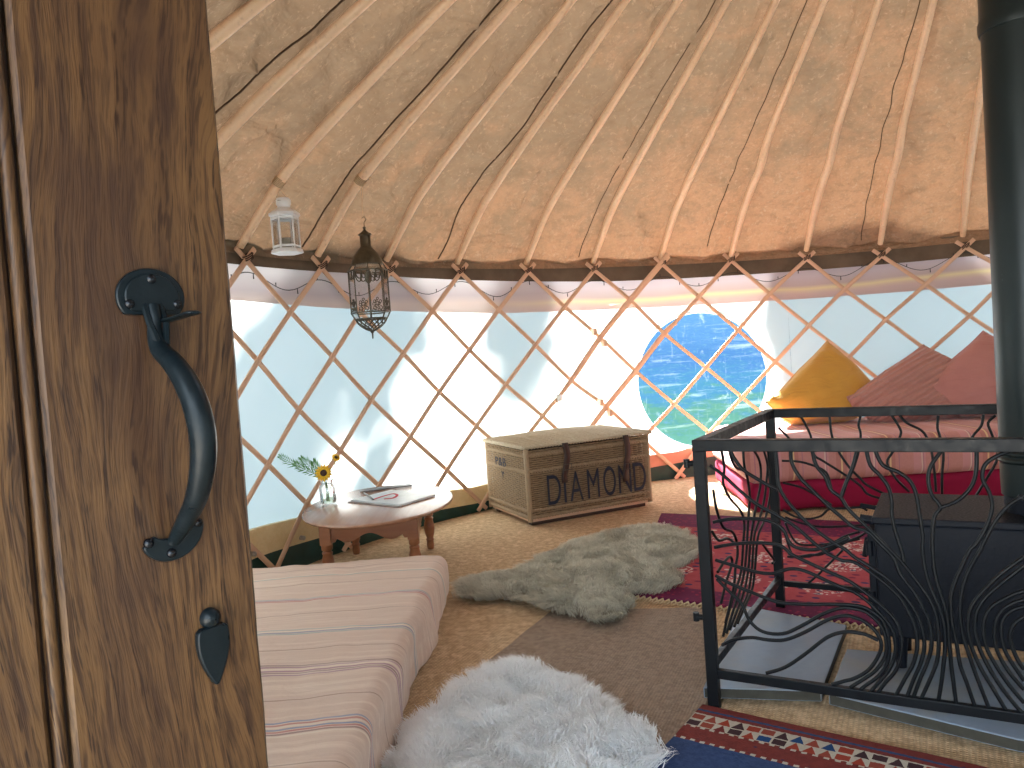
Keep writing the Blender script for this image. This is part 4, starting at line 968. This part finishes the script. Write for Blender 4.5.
# ---------------------------------------------------------------- coffee table
TC = Vector((-.715,3.885,0)); TB = thing('coffee_table', 'low oval pine coffee table with turned legs by the wall', 'coffee table', TC)
def tb(mb, name, mat=TABLE, **kw): return mb.build(name, mat, TB, **kw)
a_, b_ = .372, .515
top = MB(); top.lathe([(.93,-.026),(.985,-.018),(1.0,-.010),(.995,-.003),(.975,0)], (TC.x,TC.y,.335), 72, a_, b_)
tb(top, 'table_top', TOPM)
LX, LY = .205, .31
legp = [(.026,.215),(.026,.185),(.019,.178),(.026,.170),(.022,.160),(.028,.135),(.030,.115),(.026,.085),(.018,.062),(.024,.052),(.019,.044),(.021,.020),(.017,.0)]
for sx in (-1,1):
    for sy in (-1,1):
        mb = MB().lathe(list(reversed(legp)), (TC.x+sx*LX, TC.y+sy*LY, .001), 20); mb.box((TC.x+sx*LX, TC.y+sy*LY, .260), (.052,.052,.098)); tb(mb, 'leg')
def apron(p, q):
    p, q = Vector(p), Vector(q); d = q-p; L = d.length; M = frame(p, d); n = 41; out = []
    for k in range(n):
        t = k/(n-1); e = abs(2*t-1)
        low = .235 + .018*math.cos(2*PI*t*2)*(1 if e < .75 else .3) - (.018 if e > .78 else 0)
        out.append((t*L, low))
    vs = [(x, z) for x, z in out] + [(L,.312),(0,.312)]
    MM = M @ Matrix(((1,0,0,0),(0,0,1,-.010),(0,1,0,0),(0,0,0,1)))
    return MB().prism(vs, 0, .02, MM)
X0, X1, Y0, Y1 = TC.x-LX, TC.x+LX, TC.y-LY, TC.y+LY
for p, q in (((X0,Y0,0),(X1,Y0,0)),((X0,Y1,0),(X1,Y1,0)),((X0,Y0,0),(X0,Y1,0)),((X1,Y0,0),(X1,Y1,0))): tb(apron(p, q), 'apron', smooth=False)
TZ0 = .3365
def flat(name, poly, z0, z1, mat, label, cat):
    cx_ = sum(p[0] for p in poly)/len(poly); cy_ = sum(p[1] for p in poly)/len(poly)
    o = MB().prism([(x-cx_,y-cy_) for x,y in poly], 0, z1-z0).build(name, mat, smooth=False, bevel=.001); o.location = (cx_,cy_,z0); return tag(o, label, cat)
flat('booklet', [(-.87,4.20),(-.60,4.30),(-.62,4.36),(-.89,4.27)], TZ0, TZ0+.006, simple('dark slate booklet cover', (.16,.16,.17), .4), 'thin grey booklet at the far edge of the coffee table', 'booklet')
bk = flat('guest_book', [(-.870,3.945),(-.585,3.715),(-.435,3.93),(-.70,4.16)], TZ0, TZ0+.011, PAPER, 'large pale open book lying on the coffee table', 'book')
o = MB().prism([(-.008+x,y) for x, y in [(-.235,0),(.055,-.235),(.222,-.005),(-.045,.235)]], -.0005, .0022).build('book_cover', simple('grey board cover', (.30,.24,.22), .5), bk, smooth=False); o.location = (0,0,0)
tag(MB().tube([(-.83,4.09,TZ0+.017),(-.745,3.88,TZ0+.016)], .0042, 6).build('pencil', BLACKP), 'black pencil lying across the corner of the open book', 'pencil')
rp = smooth_path([(-.745,3.89,TZ0+.014),(-.70,3.93,TZ0+.020),(-.655,3.955,TZ0+.024),(-.63,3.93,TZ0+.020),(-.645,3.89,TZ0+.014),(-.69,3.88,TZ0+.014)], 5)
tag(MB().tube(rp, .008, 6, flat=((0,0,1), .25)).build('ribbon', REDR), 'red ribbon loop resting on the open book beside the pencil', 'ribbon')
# jar of flowers
J = Vector((-.985,3.93,TZ0)); JR = thing('flower_jar', 'small glass jar of water with stems on the coffee table', 'jar', J)
MB().lathe([(.030,0),(.040,.004),(.042,.02),(.042,.085),(.038,.098),(.030,.104),(.030,.118),(.033,.120),(.033,.124),(.029,.124),(.027,.104),(.036,.094),(.039,.085),(.039,.02),(.036,.008),(.001,.006)], tuple(J), 28, cap=False).build('glass_body', GLASS, JR)
MB().lathe([(.001,.007),(.037,.009),(.038,.05),(.001,.0505)], tuple(J), 24, cap=False).build('water', m_glass('still water', (.85,.93,.88), .05), JR)
def flower(base, head, r, face, label, name='yellow_flower'):
    F = thing(name, label, 'flower', base, 'cut flowers in the jar')
    MB().tube(smooth_path([base, base.lerp(head,.5)+Vector((.006,0,0)), head], 5), .0022, 6).build('stem', LEAF, F)
    f = Vector(face).normalized(); x = f.orthogonal().normalized(); y = f.cross(x); mb = MB()
    for k in range(15):
        th = 2*PI*k/15+.1*noise.noise(Vector((k,0,0))); d = x*math.cos(th)+y*math.sin(th); s_ = f.cross(d)
        rr = r*(1+.15*noise.noise(Vector((k*1.7,3,0)))); z = f*(-.12*r)
        vs = [head+d*r*.28-s_*r*.07+f*.001, head+d*r*.28+s_*r*.07+f*.001, head+d*rr*.7+s_*r*.15+f*r*.05, head+d*rr+z, head+d*rr*.7-s_*r*.15+f*r*.05]
        mb.add(vs, [(0,1,2,3,4)])
    mb.build('petal', PETAL, F, solid=.0012, fix=False)
    Mf = Matrix.Identity(4)
    for k in range(3): Mf[k][0] = x[k]; Mf[k][1] = y[k]; Mf[k][2] = f[k]; Mf[k][3] = head[k]
    MB().lathe([(.36*r,-.004),(.36*r,.003),(.22*r,.007),(.001,.008)], (0,0,0), 16, M=Mf).build('seed_head', SEED, F)
flower(J+Vector((.005,0,.012)), J+Vector((-.005,-.03,.165)), .047, (.15,-1,.25), 'larger yellow sunflower facing out of the glass jar')
flower(J+Vector((-.01,.01,.012)), J+Vector((.055,.01,.235)), .026, (.5,-.6,.6), 'smaller yellow flower rising behind the larger sunflower')
FR = thing('fern_sprig', 'feathery green fern sprig leaning left out of the glass jar', 'foliage', J+Vector((0,0,.012)))
for k, (dx, dz, dy) in enumerate([(-.235,.265,.0),(-.17,.22,.03),(-.12,.25,-.01),(-.07,.22,.03)]):
    base = J+Vector((-.004*k,.004*k,.012)); tip = J+Vector((dx,dy,dz))
    path = smooth_path([base, J+Vector((-.012,0,.12)), base.lerp(tip,.7)+Vector((0,0,.03)), tip], 8)
    mb = MB().tube(path, .0016, 5)
    for q in range(9, len(path)-1):
        d = (path[q+1]-path[q]).normalized(); s0 = d.cross(Vector((0,1,0))).normalized(); L = .050*(1-abs((q-9)/(len(path)-9)-.35)*1.1)
        for sg in (-1,1):
            p = path[q]; e = p+(s0*sg*.8+d*.9).normalized()*L*(.8+.4*random.random())+Vector((0,.01*sg,0))
            m_ = p.lerp(e,.5); w = d*.004
            mb.add([p, m_+w, e, m_-w], [(0,1,2,3)])
    mb.build('frond', LEAF, FR, fix=False)

# ---------------------------------------------------------------- hanging lanterns
WL = KNOT0 + Vector((.012,0,0)); zt = 1.838
LW = thing('white_lantern', 'small white tin candle lantern hanging from a roof pole by the door', 'lantern', (WL.x, WL.y, zt-.26))
c = Vector((WL.x, WL.y, 0)); zb = zt-.250
def lb(mb, name, mat=WHITE, **kw):
    if name != 'hanging_twine': mb.v = [Vector((c.x+(p.x-c.x)*.86, c.y+(p.y-c.y)*.86, p.z)) for p in mb.v]
    return mb.build(name, mat, LW, **kw)
hexr = lambda r, n=6, ph=.35: [(r*math.cos(2*PI*k/n+ph), r*math.sin(2*PI*k/n+ph)) for k in range(n)]
def loft(rings, n=6, ph=.35, ctr=c):
    vs = []; fs = []
    for r, z in rings: vs += [Vector((ctr.x+x, ctr.y+y, z)) for x, y in hexr(r, n, ph)]
    for i in range(len(rings)-1):
        for k in range(n): fs.append((i*n+k, i*n+(k+1) % n, (i+1)*n+(k+1) % n, (i+1)*n+k))
    fs += [tuple(range(n-1,-1,-1)), tuple(range((len(rings)-1)*n, len(rings)*n))]
    return MB().add(vs, fs)
lb(loft([(.080,zb),(.088,zb+.004),(.082,zb+.020),(.070,zb+.024)]), 'tray', smooth=False)
lb(loft([(.074,zb+.172),(.084,zb+.178),(.084,zb+.190),(.060,zb+.205),(.034,zb+.218)]), 'roof', smooth=False)
mb = MB().lathe([(.034,zb+.214),(.034,zb+.226),(.040,zb+.232),(.040,zb+.252),(.034,zb+.262),(.008,zb+.266)], (c.x,c.y,0), 24)
lb(mb, 'chimney')
lb(MB().lathe([(.012,zb+.246),(.012,zb+.2462)], (c.x-.010,c.y-.0385,0), 6), 'vent_hole', SEED)
for k in range(6):
    x, y = hexr(.071)[k]; lb(MB().tube([(c.x+x,c.y+y,zb+.022),(c.x+x,c.y+y,zb+.176)], .0055, 6), 'corner_post')
    x2, y2 = hexr(.071)[(k+1) % 6]; xi, yi = x*.97, y*.97; xj, yj = x2*.97, y2*.97
    lb(MB().add([(c.x+xi,c.y+yi,zb+.030),(c.x+xj,c.y+yj,zb+.030),(c.x+xj,c.y+yj,zb+.168),(c.x+xi,c.y+yi,zb+.168)], [(0,1,2,3)]), 'glass_pane', GLASS, fix=False)
    for z in (zb+.034, zb+.166): lb(MB().tube([(c.x+x,c.y+y,z),(c.x+x2,c.y+y2,z)], .006, 6), 'pane_frame')
lb(MB().lathe([(.024,zb+.022),(.026,zb+.03),(.026,zb+.075),(.003,zb+.077)], (c.x,c.y,0), 20), 'candle_holder', simple('grey candle cup', (.35,.34,.30), .5))
hp = Vector((c.x,c.y,zb+.262))
lb(MB().tube([hp+Vector((-.03,0,-.01)), KNOT0, hp+Vector((.03,0,-.01))], .0015, 5), 'hanging_twine', TWINE)
# tall brass and glass lantern
c2 = Vector((KNOT1.x, KNOT1.y, 0)); zt = 1.76; 
ML = thing('brass_lantern', 'tall pierced brass and glass lantern hanging from the roof pole', 'lantern', (c2.x, c2.y, zt-.55))
def l2(mb, name, mat=BRASS, **kw): return mb.build(name, mat, ML, **kw)
def loft8(rings): return loft(rings, 8, .2, c2)
z = lambda d: zt-d
l2(MB().lathe([(.004,z(.0)),(.010,z(.004)),(.006,z(.016)),(.012,z(.024)),(.034,z(.040)),(.036,z(.046)),(.028,z(.048)),(.028,z(.105)),(.034,z(.112)),(.045,z(.125)),(.068,z(.155)),(.080,z(.185)),(.084,z(.200))], (c2.x,c2.y,0), 28), 'domed_cap')
l2(MB().tube([(c2.x,c2.y,z(0)),(c2.x,c2.y,z(-.02)),(c2.x+.012,c2.y,z(-.035)),(c2.x+.004,c2.y,z(-.052)),(c2.x-.010,c2.y,z(-.044))], .0025, 6), 'hook')
ring_r = {'a': (.084,z(.200)), 'b': (.102,z(.232)), 'c': (.102,z(.452)), 'd': (.084,z(.485)), 'e': (.050,z(.525)), 'f': (.012,z(.548))}
order = ['a','b','c','d']
for i, (k1, k2) in enumerate(zip(order, order[1:])):
    r1, z1 = ring_r[k1]; r2, z2 = ring_r[k2]; h1, h2 = hexr(r1,8,.2), hexr(r2,8,.2)
    for k in range(8):
        kk = (k+1) % 8; P_ = [Vector((c2.x+h1[k][0],c2.y+h1[k][1],z1)), Vector((c2.x+h1[kk][0],c2.y+h1[kk][1],z1)), Vector((c2.x+h2[kk][0],c2.y+h2[kk][1],z2)), Vector((c2.x+h2[k][0],c2.y+h2[k][1],z2))]
        l2(MB().tube([P_[0],P_[3]], .0030, 5), 'frame_bar'); l2(MB().add([p.lerp(Vector((c2.x,c2.y,p.z)),.02) for p in P_], [(0,1,2,3)]), 'glass_pane', GLASS, fix=False)
        if i == 1:   # pierced ornament: pointed arch at the top and scrollwork at the foot of each pane
            xa = (P_[1]-P_[0]); up = Vector((0,0,1)); o_ = P_[0]; orn = MB()
            orn.tube(smooth_path([o_+xa*.06-up*.0, o_+xa*.18-up*.035, o_+xa*.40-up*.045, o_+xa*.5-up*.02, o_+xa*.60-up*.045, o_+xa*.82-up*.035, o_+xa*.94], 3), .0030, 4)
            orn.tube([o_+xa*.5-up*.0, o_+xa*.5-up*.045], .003, 4)
            b0 = P_[3]
            for (ux, uz, rr) in ((.3,.018,.010),(.7,.018,.010),(.5,.040,.010),(.3,.052,.007),(.7,.052,.007),(.5,.066,.006)):
                ctr = b0+xa*ux+up*uz; orn.tube([ctr+xa.normalized()*rr*math.cos(q)+up*rr*math.sin(q) for q in np.linspace(0,2*PI,10)[:-1]], .0022, 4, closed=True)
            l2(orn, 'pierced_ornament')
for k_ in ('a','b','c','d'):
    r, zz_ = ring_r[k_]; l2(MB().tube([Vector((c2.x+x,c2.y+y,zz_)) for x, y in hexr(r,8,.2)], .0042, 6, closed=True), 'ring')
cone = MB()
for k in range(16):
    th = 2*PI*k/16
    for sg in (-1,1):
        pts = [Vector((c2.x+r*math.cos(th+sg*t*1.1), c2.y+r*math.sin(th+sg*t*1.1), zz_)) for t, (r, zz_) in enumerate([(.084,z(.485)),(.070,z(.505)),(.050,z(.525)),(.028,z(.540)),(.010,z(.550))])]
        cone.tube(smooth_path([Vector((c2.x+r*math.cos(th+sg*t*.28), c2.y+r*math.sin(th+sg*t*.28), zz_)) for t, (r, zz_) in enumerate([(.084,z(.485)),(.072,z(.507)),(.052,z(.527)),(.030,z(.541)),(.010,z(.550))])], 3), .0024, 4)
l2(cone, 'pierced_base'); l2(MB().lathe([(.012,z(.546)),(.010,z(.556)),(.005,z(.562)),(.004,z(.585)),(.001,z(.592))], (c2.x,c2.y,0), 12), 'finial')
l2(MB().tube([(c2.x,c2.y,z(.2)),(c2.x,c2.y,z(.40))], .003, 6), 'candle_stem'); l2(MB().lathe([(.004,z(.30)),(.018,z(.285)),(.020,z(.24)),(.004,z(.235))], (c2.x,c2.y,0), 12), 'candle_cup')
top_ = Vector((c2.x-.002,c2.y,z(-.05))); l2(MB().tube([KNOT1+Vector((.006,0,0)), top_, KNOT1+Vector((-.006,0,.0))], .0014, 4), 'hanging_twine', TWINE)
l2(MB().tube(smooth_path([KNOT1+Vector((0,0,.03)), KNOT1+Vector((.02,0,.05)), KNOT1+Vector((.045,-.01,.045)), KNOT1+Vector((.05,-.01,.03))], 4), .006, 6), 'twine_tail', TWINE)

# ---------------------------------------------------------------- sheepskins
def inside(poly, x, y):
    c_ = False; j = len(poly)-1
    for i in range(len(poly)):
        if (poly[i][1] > y) != (poly[j][1] > y) and x < (poly[j][0]-poly[i][0])*(y-poly[i][1])/(poly[j][1]-poly[i][1])+poly[i][0]: c_ = not c_
        j = i
    return c_
def dist_edge(poly, x, y):
    best = 9
    for i in range(len(poly)):
        ax, ay = poly[i]; bx, by = poly[(i+1) % len(poly)]; dx, dy = bx-ax, by-ay
        t = max(0, min(1, ((x-ax)*dx+(y-ay)*dy)/(dx*dx+dy*dy+1e-12))); best = min(best, math.hypot(x-ax-dx*t, y-ay-dy*t))
    return best
def skin(name, poly, base_h, n, length, mat, hide_mat, label, seed, comb=(0,0), clump=.020, width=.0015, lift_z=.006):
    rg = np.random.default_rng(seed); sp = [tuple(p)[:2] for p in smooth_path([(x,y,0) for x,y in poly+[poly[0]]], 5)[:-1]]
    xs = [p[0] for p in sp]; ys = [p[1] for p in sp]
    def hz(x, y):
        d = dist_edge(sp, x, y); return .012+base_h*min(1, d/.07)**.7*(1+.45*noise.noise(Vector((x*9, y*9, seed))))
    ctr = (sum(xs)/len(xs), sum(ys)/len(ys), 0)
    # hide: a low mound inside the outline
    mb = MB(); st = .014; idx = {}
    for a in range(int((min(xs)-.02)/st)-1, int((max(xs)+.02)/st)+2):
        for b in range(int((min(ys)-.02)/st)-1, int((max(ys)+.02)/st)+2):
            X, Y = a*st, b*st
            if inside(sp, X, Y): idx[(a,b)] = len(mb.v); mb.v.append(Vector((X, Y, .006+(hz(X,Y)-.006)*min(1, dist_edge(sp,X,Y)/.02))))
    for (a, b) in idx:
        q = [(a,b),(a+1,b),(a+1,b+1),(a,b+1)]
        if all(k_ in idx for k_ in q): mb.f.append(tuple(idx[k_] for k_ in q))
    o = mb.build(name, hide_mat, origin=ctr); tag(o, label, 'sheepskin', 'sheepskin rugs on the floor')
    # clump centres
    cl = []
    while len(cl) < int(n/18):
        x, y = rg.uniform(min(xs),max(xs)), rg.uniform(min(ys),max(ys))
        if inside(sp, x, y):
            ph = 3*noise.noise(Vector((x*5, y*5, seed+3)))*PI; k = .55
            dx, dy = math.cos(ph)*k+comb[0], math.sin(ph)*k+comb[1]
            ex = dist_edge(sp, x, y)
            if ex < .06:   # fall outwards at the edge
                vx, vy = x-ctr[0], y-ctr[1]; L = math.hypot(vx, vy); dx += vx/L*1.1*(1-ex/.06); dy += vy/L*1.1*(1-ex/.06)
            cl.append((x, y, dx, dy, rg.uniform(.75,1.25), rg.uniform(0,1)))
    lift = .016
    V = []; Fc = []; H = []
    for (x, y, dx, dy, ls, tone) in cl:
        z0 = hz(x, y); L = length*ls; tipc = np.array([x+dx*L*.8, y+dy*L*.8, z0+L*.62])
        for s_ in range(18):
            rx, ry = rg.normal(0, clump*.62), rg.normal(0, clump*.62)
            b = np.array([x+rx, y+ry, z0-.004]); 
            tip = tipc + np.array([rx, ry, 0])*.42 + rg.normal(0, .004, 3); tip[2] = max(tip[2], .010)
            mid_ = b*.5+tip*.5 + np.array([0,0,L*.20]) + rg.normal(0,.003,3)
            th = rg.uniform(0, PI); w = np.array([math.cos(th), math.sin(th), 0])*width
            i0 = len(V); t_ = min(1, max(0, tone*.6+rg.uniform(0,.4)))
            V += [b-w, b+w, mid_+w*.8, mid_-w*.8, tip]; Fc += [(i0,i0+1,i0+2,i0+3), (i0+3,i0+2,i0+4)]; H += [(0,t_,0)]*2+[(.6,t_,0)]*2+[(1,t_,0)]
    me = bpy.data.meshes.new('wool'); me.from_pydata([tuple(v-np.array(ctr)) for v in V], [], Fc)
    at = me.attributes.new('hair', 'FLOAT_VECTOR', 'POINT'); at.data.foreach_set('vector', np.array(H, dtype=np.float32).ravel())
    me.materials.append(mat); w_ = bpy.data.objects.new('wool', me); COL.objects.link(w_); w_.parent = o; w_['kind'] = 'stuff'; o.location.z += lift_z
    return o
GREY = [(-.285,3.25),(-.25,3.42),(-.02,3.52),(.155,3.80),(.36,4.02),(.62,4.16),(.82,4.08),(.845,3.74),(.70,3.45),(.62,3.50),(.665,3.26),(.53,3.11),(.435,3.13),(.395,2.98),(.32,2.84),(.18,2.90),(.0,3.13),(-.19,3.20)]
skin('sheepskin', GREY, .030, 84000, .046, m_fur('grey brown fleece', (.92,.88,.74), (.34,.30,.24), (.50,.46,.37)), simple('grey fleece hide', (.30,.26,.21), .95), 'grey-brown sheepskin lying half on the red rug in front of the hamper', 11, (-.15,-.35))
WS = [(-.385,1.80),(-.345,2.02),(-.26,2.22),(-.20,2.34),(-.11,2.42),(-.02,2.43),(.06,2.36),(.14,2.24),(.20,2.10),(.275,2.00),(.30,1.90),(.27,1.82),(.18,1.78),(.10,1.60),(.02,1.30),(-.25,1.18),(-.40,1.35),(-.39,1.6)]
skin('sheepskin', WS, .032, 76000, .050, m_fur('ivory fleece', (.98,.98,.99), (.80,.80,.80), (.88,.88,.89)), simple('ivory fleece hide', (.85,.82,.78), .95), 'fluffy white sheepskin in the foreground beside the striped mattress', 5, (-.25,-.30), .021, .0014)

# ---------------------------------------------------------------- outside
GM = NT('shade-tinted meadow'); g_ = GM.coord(); s__ = GM.sep(g_); nn = GM.noise(g_, 2.2, 5, .7)
zf = GM.math('ADD', GM.math('MULTIPLY', s__[2], .42), GM.math('MULTIPLY', nn, .55))
mc = GM.ramp(zf, [(.0,(.012,.036,.024)),(.20,(.011,.035,.026)),(.27,(.009,.032,.024)),(.36,(.0045,.026,.044)),(.55,(.0045,.020,.050)),(.9,(.009,.028,.058))])  # blue of a shaded bank is put into the grass colour here
mc = GM.mix(GM.ramp(GM.noise(g_, 9, 4, .7), [(.52,(0,0,0)),(.68,(.8,.8,.8))]), mc, (.014,.036,.05))
MEADOW = GM.done(GM.bsdf(mc, 1.0, spec=0))
mb = MB()
def land(u, v):
    x, y = -30+60*u, -12+50*v; d = math.hypot(x-CX, y-CY)
    z_ = -.35 + max(0, d-7)*.20*max(0,min(1,(y-2)/5)) + .12*noise.noise(Vector((x*.3, y*.3, 0)))
    return Vector((x, y, min(z_, 3.2)))
mb.grid(land, 90, 80)
tag(mb.build('ground_outside', MEADOW), 'grass bank with blue shade put into its colour outside the round window', kind='structure')
BARK = simple('grey bark', (.06,.05,.04), .9)
LF = simple('outdoor foliage', (.05,.16,.05), .6, nscale=3)
def tree(x, y, h, spread, n, lab, zc=.68, dx=0, rz=None, hole=-.08):
    T = thing('garden_tree', lab, 'tree', (x, y, -.3), 'trees outside the tent')
    MB().tube(smooth_path([(x,y,-.4),(x+.1,y,h*.3),(x+dx*.6,y+.1,h*.62)], 4), [.14,.13,.13,.12,.11,.1,.09,.07,.05][:9], 8).build('trunk', BARK, T)
    V = []; F_ = []
    rg = np.random.default_rng(int(abs(x*10)+y*3))
    for k in range(n):
        d = rg.normal(0, 1, 3); d /= np.linalg.norm(d); rr = rg.uniform(.2,1)**.5; c_ = np.array([x+dx,y,h*zc])+d*rr*np.array([spread,spread*.7,rz or h*.30])
        if noise.noise(Vector(tuple(c_*1.6))) < hole: continue
        a = rg.normal(0,1,3); a /= np.linalg.norm(a); b = np.cross(a, rg.normal(0,1,3)); b /= np.linalg.norm(b); s_ = rg.uniform(.05,.12)
        i0 = len(V); V += [tuple(c_-a*s_), tuple(c_+b*s_*.5), tuple(c_+a*s_), tuple(c_-b*s_*.5)]; F_.append((i0,i0+1,i0+2,i0+3))
    m = MB(); m.v = [Vector(v) for v in V]; m.f = F_; m.build('foliage', LF, T, fix=False, smooth=False)
tree(3.35,7.7,4.2,.82,9000,'leafy tree outside behind the cushions', .60, -1.0, .80, -.25)
tree(-2.3,6.4,4.0,.80,3600,'leafy tree outside left of the coffee table', .64, .65, .75)
tree(-1.2,7.9,4.6,.30,420,'slender young tree outside beyond the tall lantern', .70, .65, .5, -.3)
tree(6.2,12.5,6.2,1.45,3000,'distant leafy tree outside to the right of the tent', .68)

mb = MB(); mb.grid(lambda u, v: cyl(196+70*u, -.30+.02*noise.noise(Vector((u*20,v*20,0))), 3.8+12*v), 40, 40)  # unseen pale ground, added to bounce sunlight in through the doorway
tag(mb.build('bounce_gravel', simple('pale bounce gravel', (.50,.46,.40), .9, nscale=30)), 'pale bounce gravel added outside the doorway to light the inside', kind='structure')
# ---------------------------------------------------------------- light
W = bpy.data.worlds.new('sky'); S.world = W; W.use_nodes = True; nt = W.node_tree; nt.nodes.clear()
bg = nt.nodes.new('ShaderNodeBackground'); ou = nt.nodes.new('ShaderNodeOutputWorld'); sk = nt.nodes.new('ShaderNodeTexSky')
sk.sky_type = 'HOSEK_WILKIE'; sd = Vector((-.20,.80,.66)).normalized(); sk.sun_direction = sd; sk.turbidity = 4; sk.ground_albedo = .4
mxn = nt.nodes.new('ShaderNodeMix'); mxn.data_type = 'RGBA'; mxn.inputs[0].default_value = .75; nt.links.new(sk.outputs[0], mxn.inputs[6]); mxn.inputs[7].default_value = (.74,.88,1.0,1)
nt.links.new(mxn.outputs[2], bg.inputs[0]); bg.inputs[1].default_value = 4.0; nt.links.new(bg.outputs[0], ou.inputs[0])
L = bpy.data.lights.new('sun', 'SUN'); L.energy = 40.0; L.angle = R_(2.6); L.color = (1.0,.93,.85)
lo = bpy.data.objects.new('sun', L); COL.objects.link(lo); lo.rotation_euler = sd.to_track_quat('Z', 'Y').to_euler(); lo.location = (0,20,20)

# ---------------------------------------------------------------- camera
cam = bpy.data.cameras.new('camera'); co = bpy.data.objects.new('camera', cam); COL.objects.link(co)
pitch, roll = -.041970, .070958
fw = Vector((0, math.cos(pitch), math.sin(pitch))); up = Vector((0, -math.sin(pitch), math.cos(pitch))); rt = Vector((1,0,0))
r2 = rt*math.cos(roll)-up*math.sin(roll); u2 = rt*math.sin(roll)+up*math.cos(roll)
M = Matrix.Identity(4)
for k in range(3): M[k][0] = r2[k]; M[k][1] = u2[k]; M[k][2] = -fw[k]
M[2][3] = 1.05; co.matrix_world = M
cam.sensor_width = 36; cam.lens = 769/1024*36; cam.clip_start = .02; cam.clip_end = 200
S.camera = co
S.view_settings.view_transform = 'Standard'; S.view_settings.look = 'None'; S.view_settings.gamma = 1; S.view_settings.use_curve_mapping = False
S.view_settings.exposure = 1.15
S.cycles.use_denoising = True; S.cycles.max_bounces = 10; S.cycles.diffuse_bounces = 6; S.cycles.transparent_max_bounces = 24; S.cycles.transmission_bounces = 8
S.cycles.caustics_reflective = False; S.cycles.caustics_refractive = False; S.cycles.sample_clamp_indirect = 6
